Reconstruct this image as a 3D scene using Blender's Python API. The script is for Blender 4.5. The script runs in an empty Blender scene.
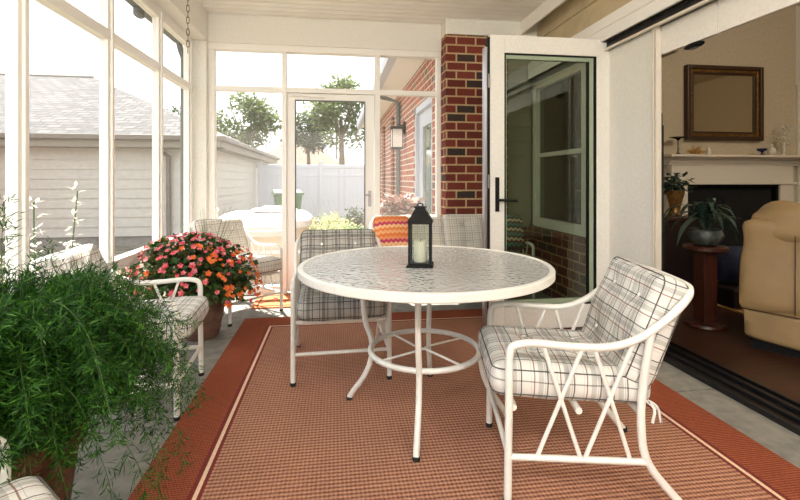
import bpy, math, random
from mathutils import Vector, Matrix, Euler, noise
random.seed(7)
C = bpy.context.scene.collection
sc = bpy.context.scene
F = 455.0; H = 1.13; TH = math.atan(65/F)
PI = math.pi

# ------------------------------------------------------------------ materials
def new_mat(name):
    m = bpy.data.materials.new(name); m.use_nodes = True
    return m, m.node_tree.nodes, m.node_tree.links
def lin(c):
    return tuple((x/255/12.92 if x/255 <= .04045 else ((x/255+.055)/1.055)**2.4) for x in c) + (1,)
def mat(name, col, rough=.6, metal=0, var=0, scale=20, bump=0, bscale=60, spec=.5, emit=0, trans=0, stretch=None):
    m, N, L = new_mat(name); b = N['Principled BSDF']
    b.inputs['Base Color'].default_value = lin(col); b.inputs['Roughness'].default_value = rough
    b.inputs['Metallic'].default_value = metal; b.inputs['Specular IOR Level'].default_value = spec
    if trans:
        b.inputs['Transmission Weight'].default_value = trans
    if emit:
        b.inputs['Emission Color'].default_value = lin(col); b.inputs['Emission Strength'].default_value = emit
    tc = N.new('ShaderNodeTexCoord'); mp = N.new('ShaderNodeMapping'); L.new(tc.outputs['Object'], mp.inputs[0])
    if stretch: mp.inputs['Scale'].default_value = stretch
    if var:
        n = N.new('ShaderNodeTexNoise'); n.inputs['Scale'].default_value = scale; n.inputs['Detail'].default_value = 4
        L.new(mp.outputs[0], n.inputs['Vector'])
        r = N.new('ShaderNodeValToRGB'); r.color_ramp.elements[0].position = .3; r.color_ramp.elements[1].position = .7
        c0 = tuple(max(0, x*(1-var)) for x in col); c1 = tuple(min(255, x*(1+var)) for x in col)
        r.color_ramp.elements[0].color = lin(c0); r.color_ramp.elements[1].color = lin(c1)
        L.new(n.outputs[0], r.inputs[0]); L.new(r.outputs[0], b.inputs['Base Color'])
    if bump:
        n = N.new('ShaderNodeTexNoise'); n.inputs['Scale'].default_value = bscale; n.inputs['Detail'].default_value = 3
        L.new(mp.outputs[0], n.inputs['Vector'])
        bp = N.new('ShaderNodeBump'); bp.inputs['Strength'].default_value = bump; bp.inputs['Distance'].default_value = .01
        L.new(n.outputs[0], bp.inputs['Height']); L.new(bp.outputs[0], b.inputs['Normal'])
    return m
def math_n(N, L, op, a, b=None, c=None):
    n = N.new('ShaderNodeMath'); n.operation = op
    for i, v in enumerate((a, b, c)):
        if v is None: continue
        if isinstance(v, (int, float)): n.inputs[i].default_value = v
        else: L.new(v, n.inputs[i])
    return n.outputs[0]
def mix_c(N, L, fac, a, b, mode='MIX'):
    n = N.new('ShaderNodeMix'); n.data_type = 'RGBA'; n.blend_type = mode
    if isinstance(fac, (int, float)): n.inputs[0].default_value = fac
    else: L.new(fac, n.inputs[0])
    for i, v in ((6, a), (7, b)):
        if isinstance(v, tuple): n.inputs[i].default_value = v
        else: L.new(v, n.inputs[i])
    return n.outputs[2]
def wall_vec(N, L):
    g = N.new('ShaderNodeNewGeometry'); tc = N.new('ShaderNodeTexCoord')
    sp = N.new('ShaderNodeSeparateXYZ'); L.new(g.outputs['Normal'], sp.inputs[0])
    ax = math_n(N, L, 'GREATER_THAN', math_n(N, L, 'ABSOLUTE', sp.outputs[0]), .6)
    p = N.new('ShaderNodeSeparateXYZ'); L.new(tc.outputs['Object'], p.inputs[0])
    u = math_n(N, L, 'ADD', math_n(N, L, 'MULTIPLY', p.outputs[0], math_n(N, L, 'SUBTRACT', 1, ax)), math_n(N, L, 'MULTIPLY', p.outputs[1], ax))
    cb = N.new('ShaderNodeCombineXYZ'); L.new(u, cb.inputs[0]); L.new(p.outputs[2], cb.inputs[1])
    return cb.outputs[0]
def brick_mat(name, c1, c2, cd, mortar, w=.2, h=.0855):
    m, N, L = new_mat(name); b = N['Principled BSDF']; b.inputs['Roughness'].default_value = .85
    v = wall_vec(N, L)
    def br(ca, cb_, bias=0):
        t = N.new('ShaderNodeTexBrick'); t.inputs['Scale'].default_value = 1; t.inputs['Brick Width'].default_value = w
        t.inputs['Row Height'].default_value = h; t.inputs['Mortar Size'].default_value = .009; t.inputs['Mortar Smooth'].default_value = .2
        t.inputs['Bias'].default_value = bias
        t.inputs['Color1'].default_value = ca; t.inputs['Color2'].default_value = cb_; t.inputs['Mortar'].default_value = lin(mortar)
        L.new(v, t.inputs['Vector']); return t
    t = br(lin(c1), lin(c2)); t2 = br((0, 0, 0, 1), (1, 1, 1, 1)); 
    fl = math_n(N, L, 'GREATER_THAN', t2.outputs[0], .86)
    fl = math_n(N, L, 'MULTIPLY', fl, math_n(N, L, 'SUBTRACT', 1, t.outputs['Fac']))
    col = mix_c(N, L, fl, t.outputs[0], lin(cd))
    n = N.new('ShaderNodeTexNoise'); n.inputs['Scale'].default_value = 40; n.inputs['Detail'].default_value = 4
    L.new(v, n.inputs['Vector'])
    col = mix_c(N, L, .35, col, n.outputs[0], 'OVERLAY')
    L.new(col, b.inputs['Base Color'])
    bp = N.new('ShaderNodeBump'); bp.inputs['Strength'].default_value = .7; bp.inputs['Distance'].default_value = .008
    hgt = math_n(N, L, 'ADD', math_n(N, L, 'SUBTRACT', 1, t.outputs['Fac']), math_n(N, L, 'MULTIPLY', n.outputs[0], .3))
    L.new(hgt, bp.inputs['Height']); L.new(bp.outputs[0], b.inputs['Normal'])
    return m
def band(N, L, coord, period, centre, width):
    f = math_n(N, L, 'FRACT', math_n(N, L, 'DIVIDE', math_n(N, L, 'ADD', coord, 50*period - centre + period/2), period))
    d = math_n(N, L, 'ABSOLUTE', math_n(N, L, 'SUBTRACT', f, .5))
    return math_n(N, L, 'LESS_THAN', d, width/period/2)
def plaid_mat(name, base, dark, brown, grey, per=.135, gk=.55):
    m, N, L = new_mat(name); b = N['Principled BSDF']; b.inputs['Roughness'].default_value = .95
    b.inputs['Specular IOR Level'].default_value = .1
    tc = N.new('ShaderNodeTexCoord')
    nz = N.new('ShaderNodeTexNoise'); nz.inputs['Scale'].default_value = 7
    L.new(tc.outputs['Object'], nz.inputs['Vector'])
    mx = N.new('ShaderNodeVectorMath'); mx.operation = 'MULTIPLY_ADD'
    L.new(nz.outputs['Color'], mx.inputs[0]); mx.inputs[1].default_value = (.012,)*3; L.new(tc.outputs['Object'], mx.inputs[2])
    ms = N.new('ShaderNodeVectorMath'); ms.operation = 'MULTIPLY'; L.new(mx.outputs[0], ms.inputs[0]); ms.inputs[1].default_value = (1.5, 1.5, 1)
    s = N.new('ShaderNodeSeparateXYZ'); L.new(ms.outputs[0], s.inputs[0])
    fine = N.new('ShaderNodeTexNoise'); fine.inputs['Scale'].default_value = 260; L.new(tc.outputs['Object'], fine.inputs['Vector'])
    col = mix_c(N, L, .18, lin(base), fine.outputs[0], 'OVERLAY')
    sn = N.new('ShaderNodeSeparateXYZ'); L.new(tc.outputs['Normal'], sn.inputs[0])
    msk = [math_n(N, L, 'LESS_THAN', math_n(N, L, 'ABSOLUTE', sn.outputs[k]), .62) for k in (0, 1)]
    for k, ax in enumerate((0, 1)):
        g = math_n(N, L, 'MULTIPLY', math_n(N, L, 'MULTIPLY', band(N, L, s.outputs[ax], per, .034, .026), gk), msk[ax])
        col = mix_c(N, L, g, col, lin(grey))
    for k, ax in enumerate((0, 1)):
        col = mix_c(N, L, math_n(N, L, 'MULTIPLY', math_n(N, L, 'MULTIPLY', band(N, L, s.outputs[ax], per, .068, .0062), .8), msk[ax]), col, lin(brown))
        col = mix_c(N, L, math_n(N, L, 'MULTIPLY', math_n(N, L, 'MULTIPLY', band(N, L, s.outputs[ax], per, .084, .002), .6), msk[ax]), col, lin(grey))
        col = mix_c(N, L, math_n(N, L, 'MULTIPLY', math_n(N, L, 'MULTIPLY', band(N, L, s.outputs[ax], per, .0, .0068), .82), msk[ax]), col, lin(dark))
        col = mix_c(N, L, math_n(N, L, 'MULTIPLY', math_n(N, L, 'MULTIPLY', band(N, L, s.outputs[ax], per, .012, .002), .6), msk[ax]), col, lin(dark))
    col = mix_c(N, L, math_n(N, L, 'MULTIPLY', band(N, L, s.outputs[2], .6, .012, .005), .6), col, lin(dark))
    L.new(col, b.inputs['Base Color'])
    bp = N.new('ShaderNodeBump'); bp.inputs['Strength'].default_value = .15; bp.inputs['Distance'].default_value = .002
    L.new(fine.outputs[0], bp.inputs['Height']); L.new(bp.outputs[0], b.inputs['Normal'])
    return m
def rug_mat(name, ca, cb, px, py, diag=0):
    m, N, L = new_mat(name); b = N['Principled BSDF']; b.inputs['Roughness'].default_value = 1; b.inputs['Specular IOR Level'].default_value = .05
    tc = N.new('ShaderNodeTexCoord'); s = N.new('ShaderNodeSeparateXYZ'); L.new(tc.outputs['Object'], s.inputs[0])
    wx = math_n(N, L, 'SINE', math_n(N, L, 'MULTIPLY', math_n(N, L, 'ADD', s.outputs[0], math_n(N, L, 'MULTIPLY', s.outputs[1], diag)), 2*PI/px))
    wy = math_n(N, L, 'SINE', math_n(N, L, 'MULTIPLY', s.outputs[1], 2*PI/py))
    h = math_n(N, L, 'ADD', math_n(N, L, 'MULTIPLY', wx, .28), math_n(N, L, 'MULTIPLY', wy, .72))
    n = N.new('ShaderNodeTexNoise'); n.inputs['Scale'].default_value = 120; L.new(tc.outputs['Object'], n.inputs['Vector'])
    h2 = math_n(N, L, 'ADD', math_n(N, L, 'MULTIPLY_ADD', h, .5, .5), math_n(N, L, 'MULTIPLY', math_n(N, L, 'SUBTRACT', n.outputs[0], .5), .9))
    h2n = math_n(N, L, 'MINIMUM', math_n(N, L, 'MAXIMUM', h2, 0), 1)
    big = N.new('ShaderNodeTexNoise'); big.inputs['Scale'].default_value = 2.5; L.new(tc.outputs['Object'], big.inputs['Vector'])
    col = mix_c(N, L, h2n, lin(ca), lin(cb)); col = mix_c(N, L, .15, col, big.outputs[0], 'OVERLAY')
    L.new(col, b.inputs['Base Color'])
    bp = N.new('ShaderNodeBump'); bp.inputs['Strength'].default_value = .5; bp.inputs['Distance'].default_value = .004
    L.new(h, bp.inputs['Height']); L.new(bp.outputs[0], b.inputs['Normal'])
    return m
def glass_mat(name, tint, ior=1.5, bump=0, bscale=30, rough=0.0, milk=0):
    m, N, L = new_mat(name); out = N['Material Output']; N.remove(N['Principled BSDF'])
    tr = N.new('ShaderNodeBsdfTransparent'); tr.inputs[0].default_value = lin(tint)
    gl = N.new('ShaderNodeBsdfGlossy'); gl.inputs['Roughness'].default_value = rough
    fr = N.new('ShaderNodeFresnel'); fr.inputs['IOR'].default_value = ior
    mx = N.new('ShaderNodeMixShader'); L.new(fr.outputs[0], mx.inputs[0])
    base = tr
    if milk:
        df = N.new('ShaderNodeBsdfDiffuse'); df.inputs[0].default_value = lin((235, 235, 232))
        m0 = N.new('ShaderNodeMixShader'); m0.inputs[0].default_value = milk
        L.new(tr.outputs[0], m0.inputs[1]); L.new(df.outputs[0], m0.inputs[2]); base = m0
    L.new(base.outputs[0], mx.inputs[1]); L.new(gl.outputs[0], mx.inputs[2]); L.new(mx.outputs[0], out.inputs[0])
    if bump:
        tc = N.new('ShaderNodeTexCoord'); v = N.new('ShaderNodeTexVoronoi'); v.inputs['Scale'].default_value = bscale
        v.feature = 'SMOOTH_F1'; v.inputs['Smoothness'].default_value = .8
        L.new(tc.outputs['Object'], v.inputs['Vector'])
        bp = N.new('ShaderNodeBump'); bp.inputs['Strength'].default_value = bump; bp.inputs['Distance'].default_value = .01
        L.new(v.outputs[0], bp.inputs['Height']); L.new(bp.outputs[0], gl.inputs['Normal']); L.new(bp.outputs[0], fr.inputs['Normal'])
    return m
def screen_mat(name, opac, col):
    m, N, L = new_mat(name); out = N['Material Output']; N.remove(N['Principled BSDF'])
    tr = N.new('ShaderNodeBsdfTransparent'); df = N.new('ShaderNodeBsdfDiffuse'); df.inputs[0].default_value = lin(col)
    tl = N.new('ShaderNodeBsdfTranslucent'); tl.inputs[0].default_value = lin(col)
    a = N.new('ShaderNodeMixShader'); a.inputs[0].default_value = .3; L.new(df.outputs[0], a.inputs[1]); L.new(tl.outputs[0], a.inputs[2])
    b = N.new('ShaderNodeMixShader'); b.inputs[0].default_value = opac; L.new(tr.outputs[0], b.inputs[1]); L.new(a.outputs[0], b.inputs[2])
    L.new(b.outputs[0], out.inputs[0]); return m
def leaf_mat(name, cols, transl=.35, rough=.5):
    m, N, L = new_mat(name); b = N['Principled BSDF']; out = N['Material Output']
    g = N.new('ShaderNodeNewGeometry'); r = N.new('ShaderNodeValToRGB')
    els = r.color_ramp.elements
    while len(els) < len(cols): els.new(.5)
    for i, c in enumerate(cols):
        els[i].position = i/(len(cols)-1) if len(cols) > 1 else 0; els[i].color = lin(c)
    L.new(g.outputs['Random Per Island'], r.inputs[0]); L.new(r.outputs[0], b.inputs['Base Color']); b.inputs['Roughness'].default_value = rough
    b.inputs['Specular IOR Level'].default_value = .25
    tl = N.new('ShaderNodeBsdfTranslucent'); L.new(r.outputs[0], tl.inputs[0])
    mx = N.new('ShaderNodeMixShader'); mx.inputs[0].default_value = transl
    L.new(b.outputs[0], mx.inputs[1]); L.new(tl.outputs[0], mx.inputs[2]); L.new(mx.outputs[0], out.inputs[0])
    return m
M = {}
M['white'] = mat('white_paint', (240, 237, 230), .45)
M['cream'] = mat('cream_paint', (228, 225, 216), .6, var=.02, scale=60, bump=.03)
M['ceil'] = mat('ceiling_paint', (244, 240, 232), .55)
M['tube'] = mat('white_powder_coat', (224, 221, 213), .35, var=.02, scale=40)
M['black'] = mat('black_metal', (12, 12, 12), .5, spec=.25)
M['rubber'] = mat('black_rubber', (25, 24, 23), .8)
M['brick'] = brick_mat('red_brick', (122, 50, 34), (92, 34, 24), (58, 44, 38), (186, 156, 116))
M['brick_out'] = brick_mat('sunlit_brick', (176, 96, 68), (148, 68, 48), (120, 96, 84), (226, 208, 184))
M['concrete'] = mat('concrete', (128, 125, 117), .85, var=.10, scale=14, bump=.2, bscale=150)
M['joint'] = mat('dark_joint', (60, 58, 54), .95)  # dark base colour seen in the slab joints
M['rug_field'] = rug_mat('woven_rug_field', (112, 66, 54), (194, 146, 118), .016, .021, .0)
M['rug_border'] = rug_mat('woven_rug_border', (108, 52, 36), (168, 96, 68), .012, .012, .5)
M['rug_dark'] = mat('rug_dark_stripe', (112, 34, 28), 1, var=.15, scale=200)
M['rug_tan'] = mat('rug_tan_stripe', (222, 192, 160), 1, var=.1, scale=200)
M['mat_tan'] = mat('mat_orange', (196, 120, 76), 1, var=.15, scale=150)
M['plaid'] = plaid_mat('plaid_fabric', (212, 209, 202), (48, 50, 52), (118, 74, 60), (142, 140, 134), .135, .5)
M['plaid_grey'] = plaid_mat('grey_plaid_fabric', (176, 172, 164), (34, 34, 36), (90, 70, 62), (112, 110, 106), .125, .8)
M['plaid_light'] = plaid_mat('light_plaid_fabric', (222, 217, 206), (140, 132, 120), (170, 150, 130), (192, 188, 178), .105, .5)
M['button'] = mat('cushion_button', (240, 238, 230), .5)
M['piping'] = mat('dark_piping', (84, 80, 78), .9)
M['table_glass'] = glass_mat('hammered_table_glass', (222, 226, 222), 2.8, .6, 48, .06, .62)
M['door_glass'] = glass_mat('green_tinted_glass', (208, 216, 202), 1.7, rough=.0)
M['clear'] = glass_mat('clear_glass', (245, 248, 246), 1.45)
M['screen_back'] = screen_mat('insect_screen_back', .065, (250, 246, 240))
M['screen_left'] = screen_mat('insect_screen_left', .05, (230, 230, 226))
M['siding_g'] = mat('garage_siding', (188, 183, 174), .7, var=.03, scale=8)
M['siding_tan'] = mat('tan_siding', (196, 180, 146), .7, var=.04, scale=8)
M['siding_green'] = mat('grey_green_siding', (156, 152, 136), .7)
M['shingle'] = None
M['fascia'] = mat('taupe_fascia', (140, 132, 118), .6)
M['found'] = mat('grey_block', (120, 116, 110), .9, var=.1, scale=10)
M['ground'] = mat('pale_mulch_ground', (100, 92, 74), 1, var=.25, scale=3, bump=.4, bscale=20)
M['gutterdark'] = mat('dark_gutter', (96, 98, 94), .5)
M['downspout'] = mat('bronze_downspout', (112, 102, 90), .5)
M['vinyl'] = mat('white_vinyl', (194, 198, 206), .4)
M['tubshell'] = mat('hot_tub_panel', (222, 202, 176), .7, var=.05, scale=4, stretch=(1, 1, .2))
M['tubcover'] = mat('hot_tub_cover', (240, 236, 228), .6, bump=.05)
M['bin'] = mat('green_plastic', (74, 120, 70), .5)
M['bin_lid'] = mat('dark_green_plastic', (70, 92, 66), .5)
M['cloth'] = mat('patterned_towel', (190, 182, 168), .95, var=.3, scale=30)
M['grey_pl'] = mat('grey_plastic', (150, 146, 140), .6)
M['terra'] = mat('brown_terracotta', (104, 74, 60), .85, var=.15, scale=12, bump=.2, bscale=40)
M['terra2'] = mat('dark_terracotta', (96, 62, 46), .9, var=.2, scale=9, bump=.2, bscale=40)
M['soil'] = mat('soil', (46, 34, 26), 1)
M['fern'] = leaf_mat('fern_needles', [(14, 42, 10), (32, 78, 20), (80, 128, 40), (20, 54, 14), (46, 94, 26)], .3)
M['fern_stem'] = mat('fern_stem', (62, 88, 34), .7)
M['beg_leaf'] = leaf_mat('begonia_leaves', [(34, 64, 28), (64, 98, 46), (84, 72, 42), (48, 84, 34)], .2)
M['flower_pink'] = leaf_mat('pink_petals', [(232, 84, 104), (246, 132, 140), (214, 54, 70), (250, 168, 166)], .4)
M['flower_orange'] = leaf_mat('orange_petals', [(240, 110, 40), (250, 146, 74), (230, 84, 44)], .4)
M['tree'] = leaf_mat('tree_leaves', [(70, 88, 48), (100, 116, 64), (122, 134, 82), (82, 100, 58)], .4)
M['tree_dark'] = leaf_mat('dark_tree_leaves', [(56, 70, 46), (76, 90, 60), (94, 106, 72)], .4)
M['bark'] = mat('bark', (110, 96, 80), .95, var=.2, scale=10)
M['shrub'] = leaf_mat('pale_shrub_leaves', [(168, 178, 110), (200, 204, 146), (142, 156, 88), (214, 208, 168)], .5)
M['shrub_green'] = leaf_mat('green_shrub_leaves', [(70, 112, 56), (104, 142, 78), (132, 160, 96)], .4)
M['white_bloom'] = leaf_mat('white_blossom', [(236, 230, 204), (246, 240, 222)], .5)
M['leaf_dark'] = leaf_mat('houseplant_leaves', [(28, 44, 36), (44, 62, 50), (70, 84, 70)], .15, .35)
M['leaf_silver'] = leaf_mat('silvery_red_leaves', [(186, 170, 156), (150, 92, 76), (206, 196, 184), (120, 70, 60)], .3)
M['soffit'] = mat('white_soffit', (240, 236, 228), .6)
M['roof_far'] = mat('tan_shingles_far', (140, 122, 106), .95, var=.08, scale=2)
M['wall_far'] = mat('pale_far_wall', (214, 204, 192), .9)
M['int_wall'] = mat('beige_interior_paint', (190, 176, 150), .8, var=.03, scale=30)
M['int_white'] = mat('offwhite_interior_trim', (214, 206, 190), .6)
M['int_ceiling'] = mat('interior_ceiling', (220, 210, 190), .8)
M['wood_floor'] = mat('dark_wood_floor', (56, 32, 19), .4, var=.25, scale=6, stretch=(1, 8, 1))
M['firebox'] = mat('black_firebox', (8, 7, 7), .9)
M['mirror'] = mat('mirror_glass', (200, 190, 170), .04, metal=1)
M['gold'] = mat('dark_gilt', (116, 84, 42), .4, metal=.6, var=.2, scale=30)
M['gold_dark'] = mat('brown_frame', (66, 44, 26), .4, metal=.2)
M['leather'] = mat('tan_leather', (146, 120, 82), .55, var=.06, scale=5, bump=.15, bscale=9)
M['table_wood'] = mat('red_brown_wood', (58, 28, 17), .35, var=.2, scale=8, stretch=(6, 6, 1))
M['dark_wood'] = mat('nearly_black_wood', (30, 18, 18), .4)
M['bowl'] = mat('glazed_bowl', (50, 54, 48), .5, var=.5, scale=22, bump=.6, bscale=25)
M['navy'] = mat('navy_fabric', (30, 38, 62), .9, bump=.5, bscale=10)
M['int_rug'] = mat('brown_rug', (128, 84, 48), 1, var=.3, scale=18)
M['int_rug_edge'] = mat('tan_binding', (206, 160, 104), .9)
M['silver'] = mat('brushed_aluminium', (170, 168, 172), .3, metal=.9)
M['hinge'] = mat('steel', (120, 118, 114), .3, metal=.9)
M['wax'] = mat('ivory_wax', (226, 216, 196), .5)
M['rust'] = mat('rusty_chain', (126, 104, 86), .6, metal=.5)
M['coral'] = mat('dried_gold_coral', (176, 140, 84), .8, var=.3, scale=40)
M['blueg'] = mat('cobalt_glass', (36, 44, 84), .2)
M['crystal'] = mat('pale_crystal', (216, 208, 190), .15)
M['track'] = mat('black_track', (16, 15, 15), .35)
M['trim_gold'] = mat('beige_jamb', (218, 210, 194), .5)
M['lampglow'] = mat('lit_lamp_shade', (255, 190, 110), .8, emit=2.5)
M['pil_teal'] = None

def shingle_mat():
    m, N, L = new_mat('roof_shingles'); b = N['Principled BSDF']; b.inputs['Roughness'].default_value = .95
    tc = N.new('ShaderNodeTexCoord'); g = N.new('ShaderNodeNewGeometry'); sp = N.new('ShaderNodeSeparateXYZ'); L.new(g.outputs['Normal'], sp.inputs[0])
    ax = math_n(N, L, 'GREATER_THAN', math_n(N, L, 'ABSOLUTE', sp.outputs[0]), .3)
    p = N.new('ShaderNodeSeparateXYZ'); L.new(tc.outputs['Object'], p.inputs[0])
    u = math_n(N, L, 'ADD', math_n(N, L, 'MULTIPLY', p.outputs[0], math_n(N, L, 'SUBTRACT', 1, ax)), math_n(N, L, 'MULTIPLY', p.outputs[1], ax))
    cb = N.new('ShaderNodeCombineXYZ'); L.new(u, cb.inputs[0]); L.new(math_n(N, L, 'MULTIPLY', p.outputs[2], 2.4), cb.inputs[1])
    t = N.new('ShaderNodeTexBrick'); t.inputs['Scale'].default_value = 1; t.inputs['Brick Width'].default_value = .32; t.inputs['Row Height'].default_value = .2
    t.inputs['Mortar Size'].default_value = .018; t.inputs['Color1'].default_value = lin((104, 101, 99)); t.inputs['Color2'].default_value = lin((78, 76, 74)); t.inputs['Mortar'].default_value = lin((58, 56, 54))
    L.new(cb.outputs[0], t.inputs['Vector']); L.new(t.outputs[0], b.inputs['Base Color'])
    return m
M['shingle'] = shingle_mat()
def pillow_mat(name, cols, per):
    m, N, L = new_mat(name); b = N['Principled BSDF']; b.inputs['Roughness'].default_value = .95
    tc = N.new('ShaderNodeTexCoord'); s = N.new('ShaderNodeSeparateXYZ'); L.new(tc.outputs['Object'], s.inputs[0])
    zig = math_n(N, L, 'MULTIPLY', math_n(N, L, 'PINGPONG', s.outputs[0], .02), .8)
    f = math_n(N, L, 'FRACT', math_n(N, L, 'DIVIDE', math_n(N, L, 'ADD', math_n(N, L, 'ADD', s.outputs[1], zig), 5), per))
    r = N.new('ShaderNodeValToRGB'); r.color_ramp.interpolation = 'CONSTANT'; els = r.color_ramp.elements
    while len(els) < len(cols): els.new(.5)
    for i, c in enumerate(cols): els[i].position = i/len(cols); els[i].color = lin(c)
    L.new(f, r.inputs[0]); L.new(r.outputs[0], b.inputs['Base Color']); return m
M['pil_orange'] = pillow_mat('orange_pink_weave', [(224, 120, 60), (236, 170, 120), (226, 132, 70), (240, 190, 140), (190, 60, 96), (230, 150, 100)], .16)
M['pil_teal'] = pillow_mat('teal_maroon_weave', [(60, 140, 130), (120, 50, 46), (220, 206, 180), (90, 44, 44)], .09)

# ------------------------------------------------------------------ mesh builder
class MB:
    def __init__(s): s.v = []; s.f = []
    def add(s, vs, fs):
        o = len(s.v); s.v += [tuple(v) for v in vs]; s.f += [tuple(i+o for i in f) for f in fs]; return s
    def box(s, x0, x1, y0, y1, z0, z1):
        return s.add([(x, y, z) for x in (x0, x1) for y in (y0, y1) for z in (z0, z1)],
                     [(0, 1, 3, 2), (4, 6, 7, 5), (0, 4, 5, 1), (2, 3, 7, 6), (0, 2, 6, 4), (1, 5, 7, 3)])
    def obox(s, c, dx, dy, dz, rot):
        R = Euler(rot).to_matrix(); c = Vector(c)
        vs = [c + R @ Vector((x, y, z)) for x in (-dx/2, dx/2) for y in (-dy/2, dy/2) for z in (-dz/2, dz/2)]
        return s.add(vs, [(0, 1, 3, 2), (4, 6, 7, 5), (0, 4, 5, 1), (2, 3, 7, 6), (0, 2, 6, 4), (1, 5, 7, 3)])
    def tube(s, pts, r, n=10, closed=False, caps=True):
        pts = [Vector(p) for p in pts]; k = len(pts)
        rs = r if isinstance(r, (list, tuple)) else [r]*k
        ts = []
        for i in range(k):
            a = pts[(i-1) % k] if (closed or i > 0) else pts[i]; b = pts[(i+1) % k] if (closed or i < k-1) else pts[i]
            ts.append((b-a).normalized())
        u = ts[0].orthogonal().normalized(); vs = []
        for i in range(k):
            u = (u - ts[i]*u.dot(ts[i]))
            if u.length < 1e-6: u = ts[i].orthogonal()
            u.normalize(); w = ts[i].cross(u)
            for j in range(n):
                a = 2*PI*j/n; vs.append(pts[i] + (u*math.cos(a) + w*math.sin(a))*rs[i])
        fs = []
        for i in range(k if closed else k-1):
            for j in range(n):
                a = i*n+j; b = i*n+(j+1) % n; c = ((i+1) % k)*n+(j+1) % n; d = ((i+1) % k)*n+j; fs.append((a, b, c, d))
        if caps and not closed:
            fs.append(tuple(reversed(range(n)))); fs.append(tuple((k-1)*n+j for j in range(n)))
        return s.add(vs, fs)
    def lathe(s, prof, n=32, c=(0, 0, 0), fn=None):
        vs = []
        for (r, z) in prof:
            for j in range(n):
                a = 2*PI*j/n; rr = r*(fn(a, z) if fn else 1); vs.append((c[0]+rr*math.cos(a), c[1]+rr*math.sin(a), c[2]+z))
        fs = []
        for i in range(len(prof)-1):
            for j in range(n): fs.append((i*n+j, i*n+(j+1) % n, (i+1)*n+(j+1) % n, (i+1)*n+j))
        fs.append(tuple(reversed(range(n)))); fs.append(tuple((len(prof)-1)*n+j for j in range(n)))
        return s.add(vs, fs)
    def prism(s, poly, axis, a, b):
        def P(p, t):
            return {'x': (t, p[0], p[1]), 'y': (p[0], t, p[1]), 'z': (p[0], p[1], t)}[axis]
        n = len(poly); vs = [P(p, a) for p in poly]+[P(p, b) for p in poly]
        fs = [tuple(range(n)), tuple(reversed(range(n, 2*n)))]+[(i, n+i, n+(i+1) % n, (i+1) % n) for i in range(n)]
        return s.add(vs, fs)
    def ell(s, c, r, n=12, m=8):
        vs = []; c = Vector(c)
        prof = [(math.sin(PI*i/m), -math.cos(PI*i/m)) for i in range(m+1)]
        for (a, z) in prof:
            for j in range(n): t = 2*PI*j/n; vs.append((c.x+r[0]*a*math.cos(t), c.y+r[1]*a*math.sin(t), c.z+r[2]*z))
        fs = [(i*n+j, i*n+(j+1) % n, (i+1)*n+(j+1) % n, (i+1)*n+j) for i in range(m) for j in range(n)]
        return s.add(vs, fs)
    def leaf(s, c, d, up, l, w, fold=.0):
        c = Vector(c); d = Vector(d).normalized(); sd = d.cross(Vector(up))
        if sd.length < 1e-4: sd = d.orthogonal()
        sd.normalize(); nrm = sd.cross(d)
        return s.add([c, c+d*l*.5+sd*w/2+nrm*fold*l, c+d*l, c+d*l*.5-sd*w/2+nrm*fold*l], [(0, 1, 2, 3)])
    def build(s, name, m, parent=None, smooth=False, bevel=0, loc=None, rot=None, fix=True):
        me = bpy.data.meshes.new(name); me.from_pydata(s.v, [], s.f); 
        if fix:
            import bmesh
            bm = bmesh.new(); bm.from_mesh(me); bmesh.ops.recalc_face_normals(bm, faces=bm.faces)
            if smooth:
                for f in bm.faces: f.smooth = True
                for e in bm.edges:
                    if len(e.link_faces) == 2 and e.calc_face_angle(0) > math.radians(42): e.smooth = False
            bm.to_mesh(me); bm.free()
        me.materials.append(m)
        o = bpy.data.objects.new(name, me); C.objects.link(o)
        if loc: o.location = loc
        if rot: o.rotation_euler = rot
        if parent: o.parent = parent
        if bevel:
            b = o.modifiers.new('bevel', 'BEVEL'); b.width = bevel; b.segments = 2; b.limit_method = 'ANGLE'
        return o
def tag(o, label, cat, group=None, kind=None):
    o['label'] = label; o['category'] = cat
    if group: o['group'] = group
    if kind: o['kind'] = kind
    return o
def thing(name, label, cat, loc=(0, 0, 0), rz=0, group=None):
    o = bpy.data.objects.new(name, None); C.objects.link(o); o.location = loc; o.rotation_euler = (0, 0, rz)
    o.empty_display_size = .1
    return tag(o, label, cat, group)
def struct(o): o['kind'] = 'structure'; return o
def empty_struct(name):
    o = bpy.data.objects.new(name, None); C.objects.link(o); o['kind'] = 'structure'; return o
def dup(root, loc, rz, label, group=None, parent=None):
    def rec(o, par):
        c = o.copy(); C.objects.link(c)
        if par: c.parent = par
        for ch in [x for x in bpy.data.objects if x.parent == o]: rec(ch, c)
        return c
    r = rec(root, parent); r.location = loc; r.rotation_euler = (0, 0, rz); r['label'] = label
    if group: r['group'] = group
    return r
def bez(p, n=8):
    # Catmull-Rom through points
    p = [Vector(q) for q in p]; P = [p[0]*2-p[1]]+p+[p[-1]*2-p[-2]]; out = []
    for i in range(1, len(P)-2):
        for k in range(n):
            t = k/n; a, b, c, d = P[i-1], P[i], P[i+1], P[i+2]
            out.append(.5*((2*b)+(c-a)*t+(2*a-5*b+4*c-d)*t*t+(3*b-a-3*c+d)*t**3))
    out.append(p[-1]); return out
def cam_ray(px, D, py=None, z=None):
    """world point at pixel column px and camera depth D"""
    u = (px-400)/F; c = math.cos(TH); s = math.sin(TH)
    return Vector((D*(u*c+s), D*(-u*s+c), H-(py-180)/F*D if py is not None else (z or 0)))
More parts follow.
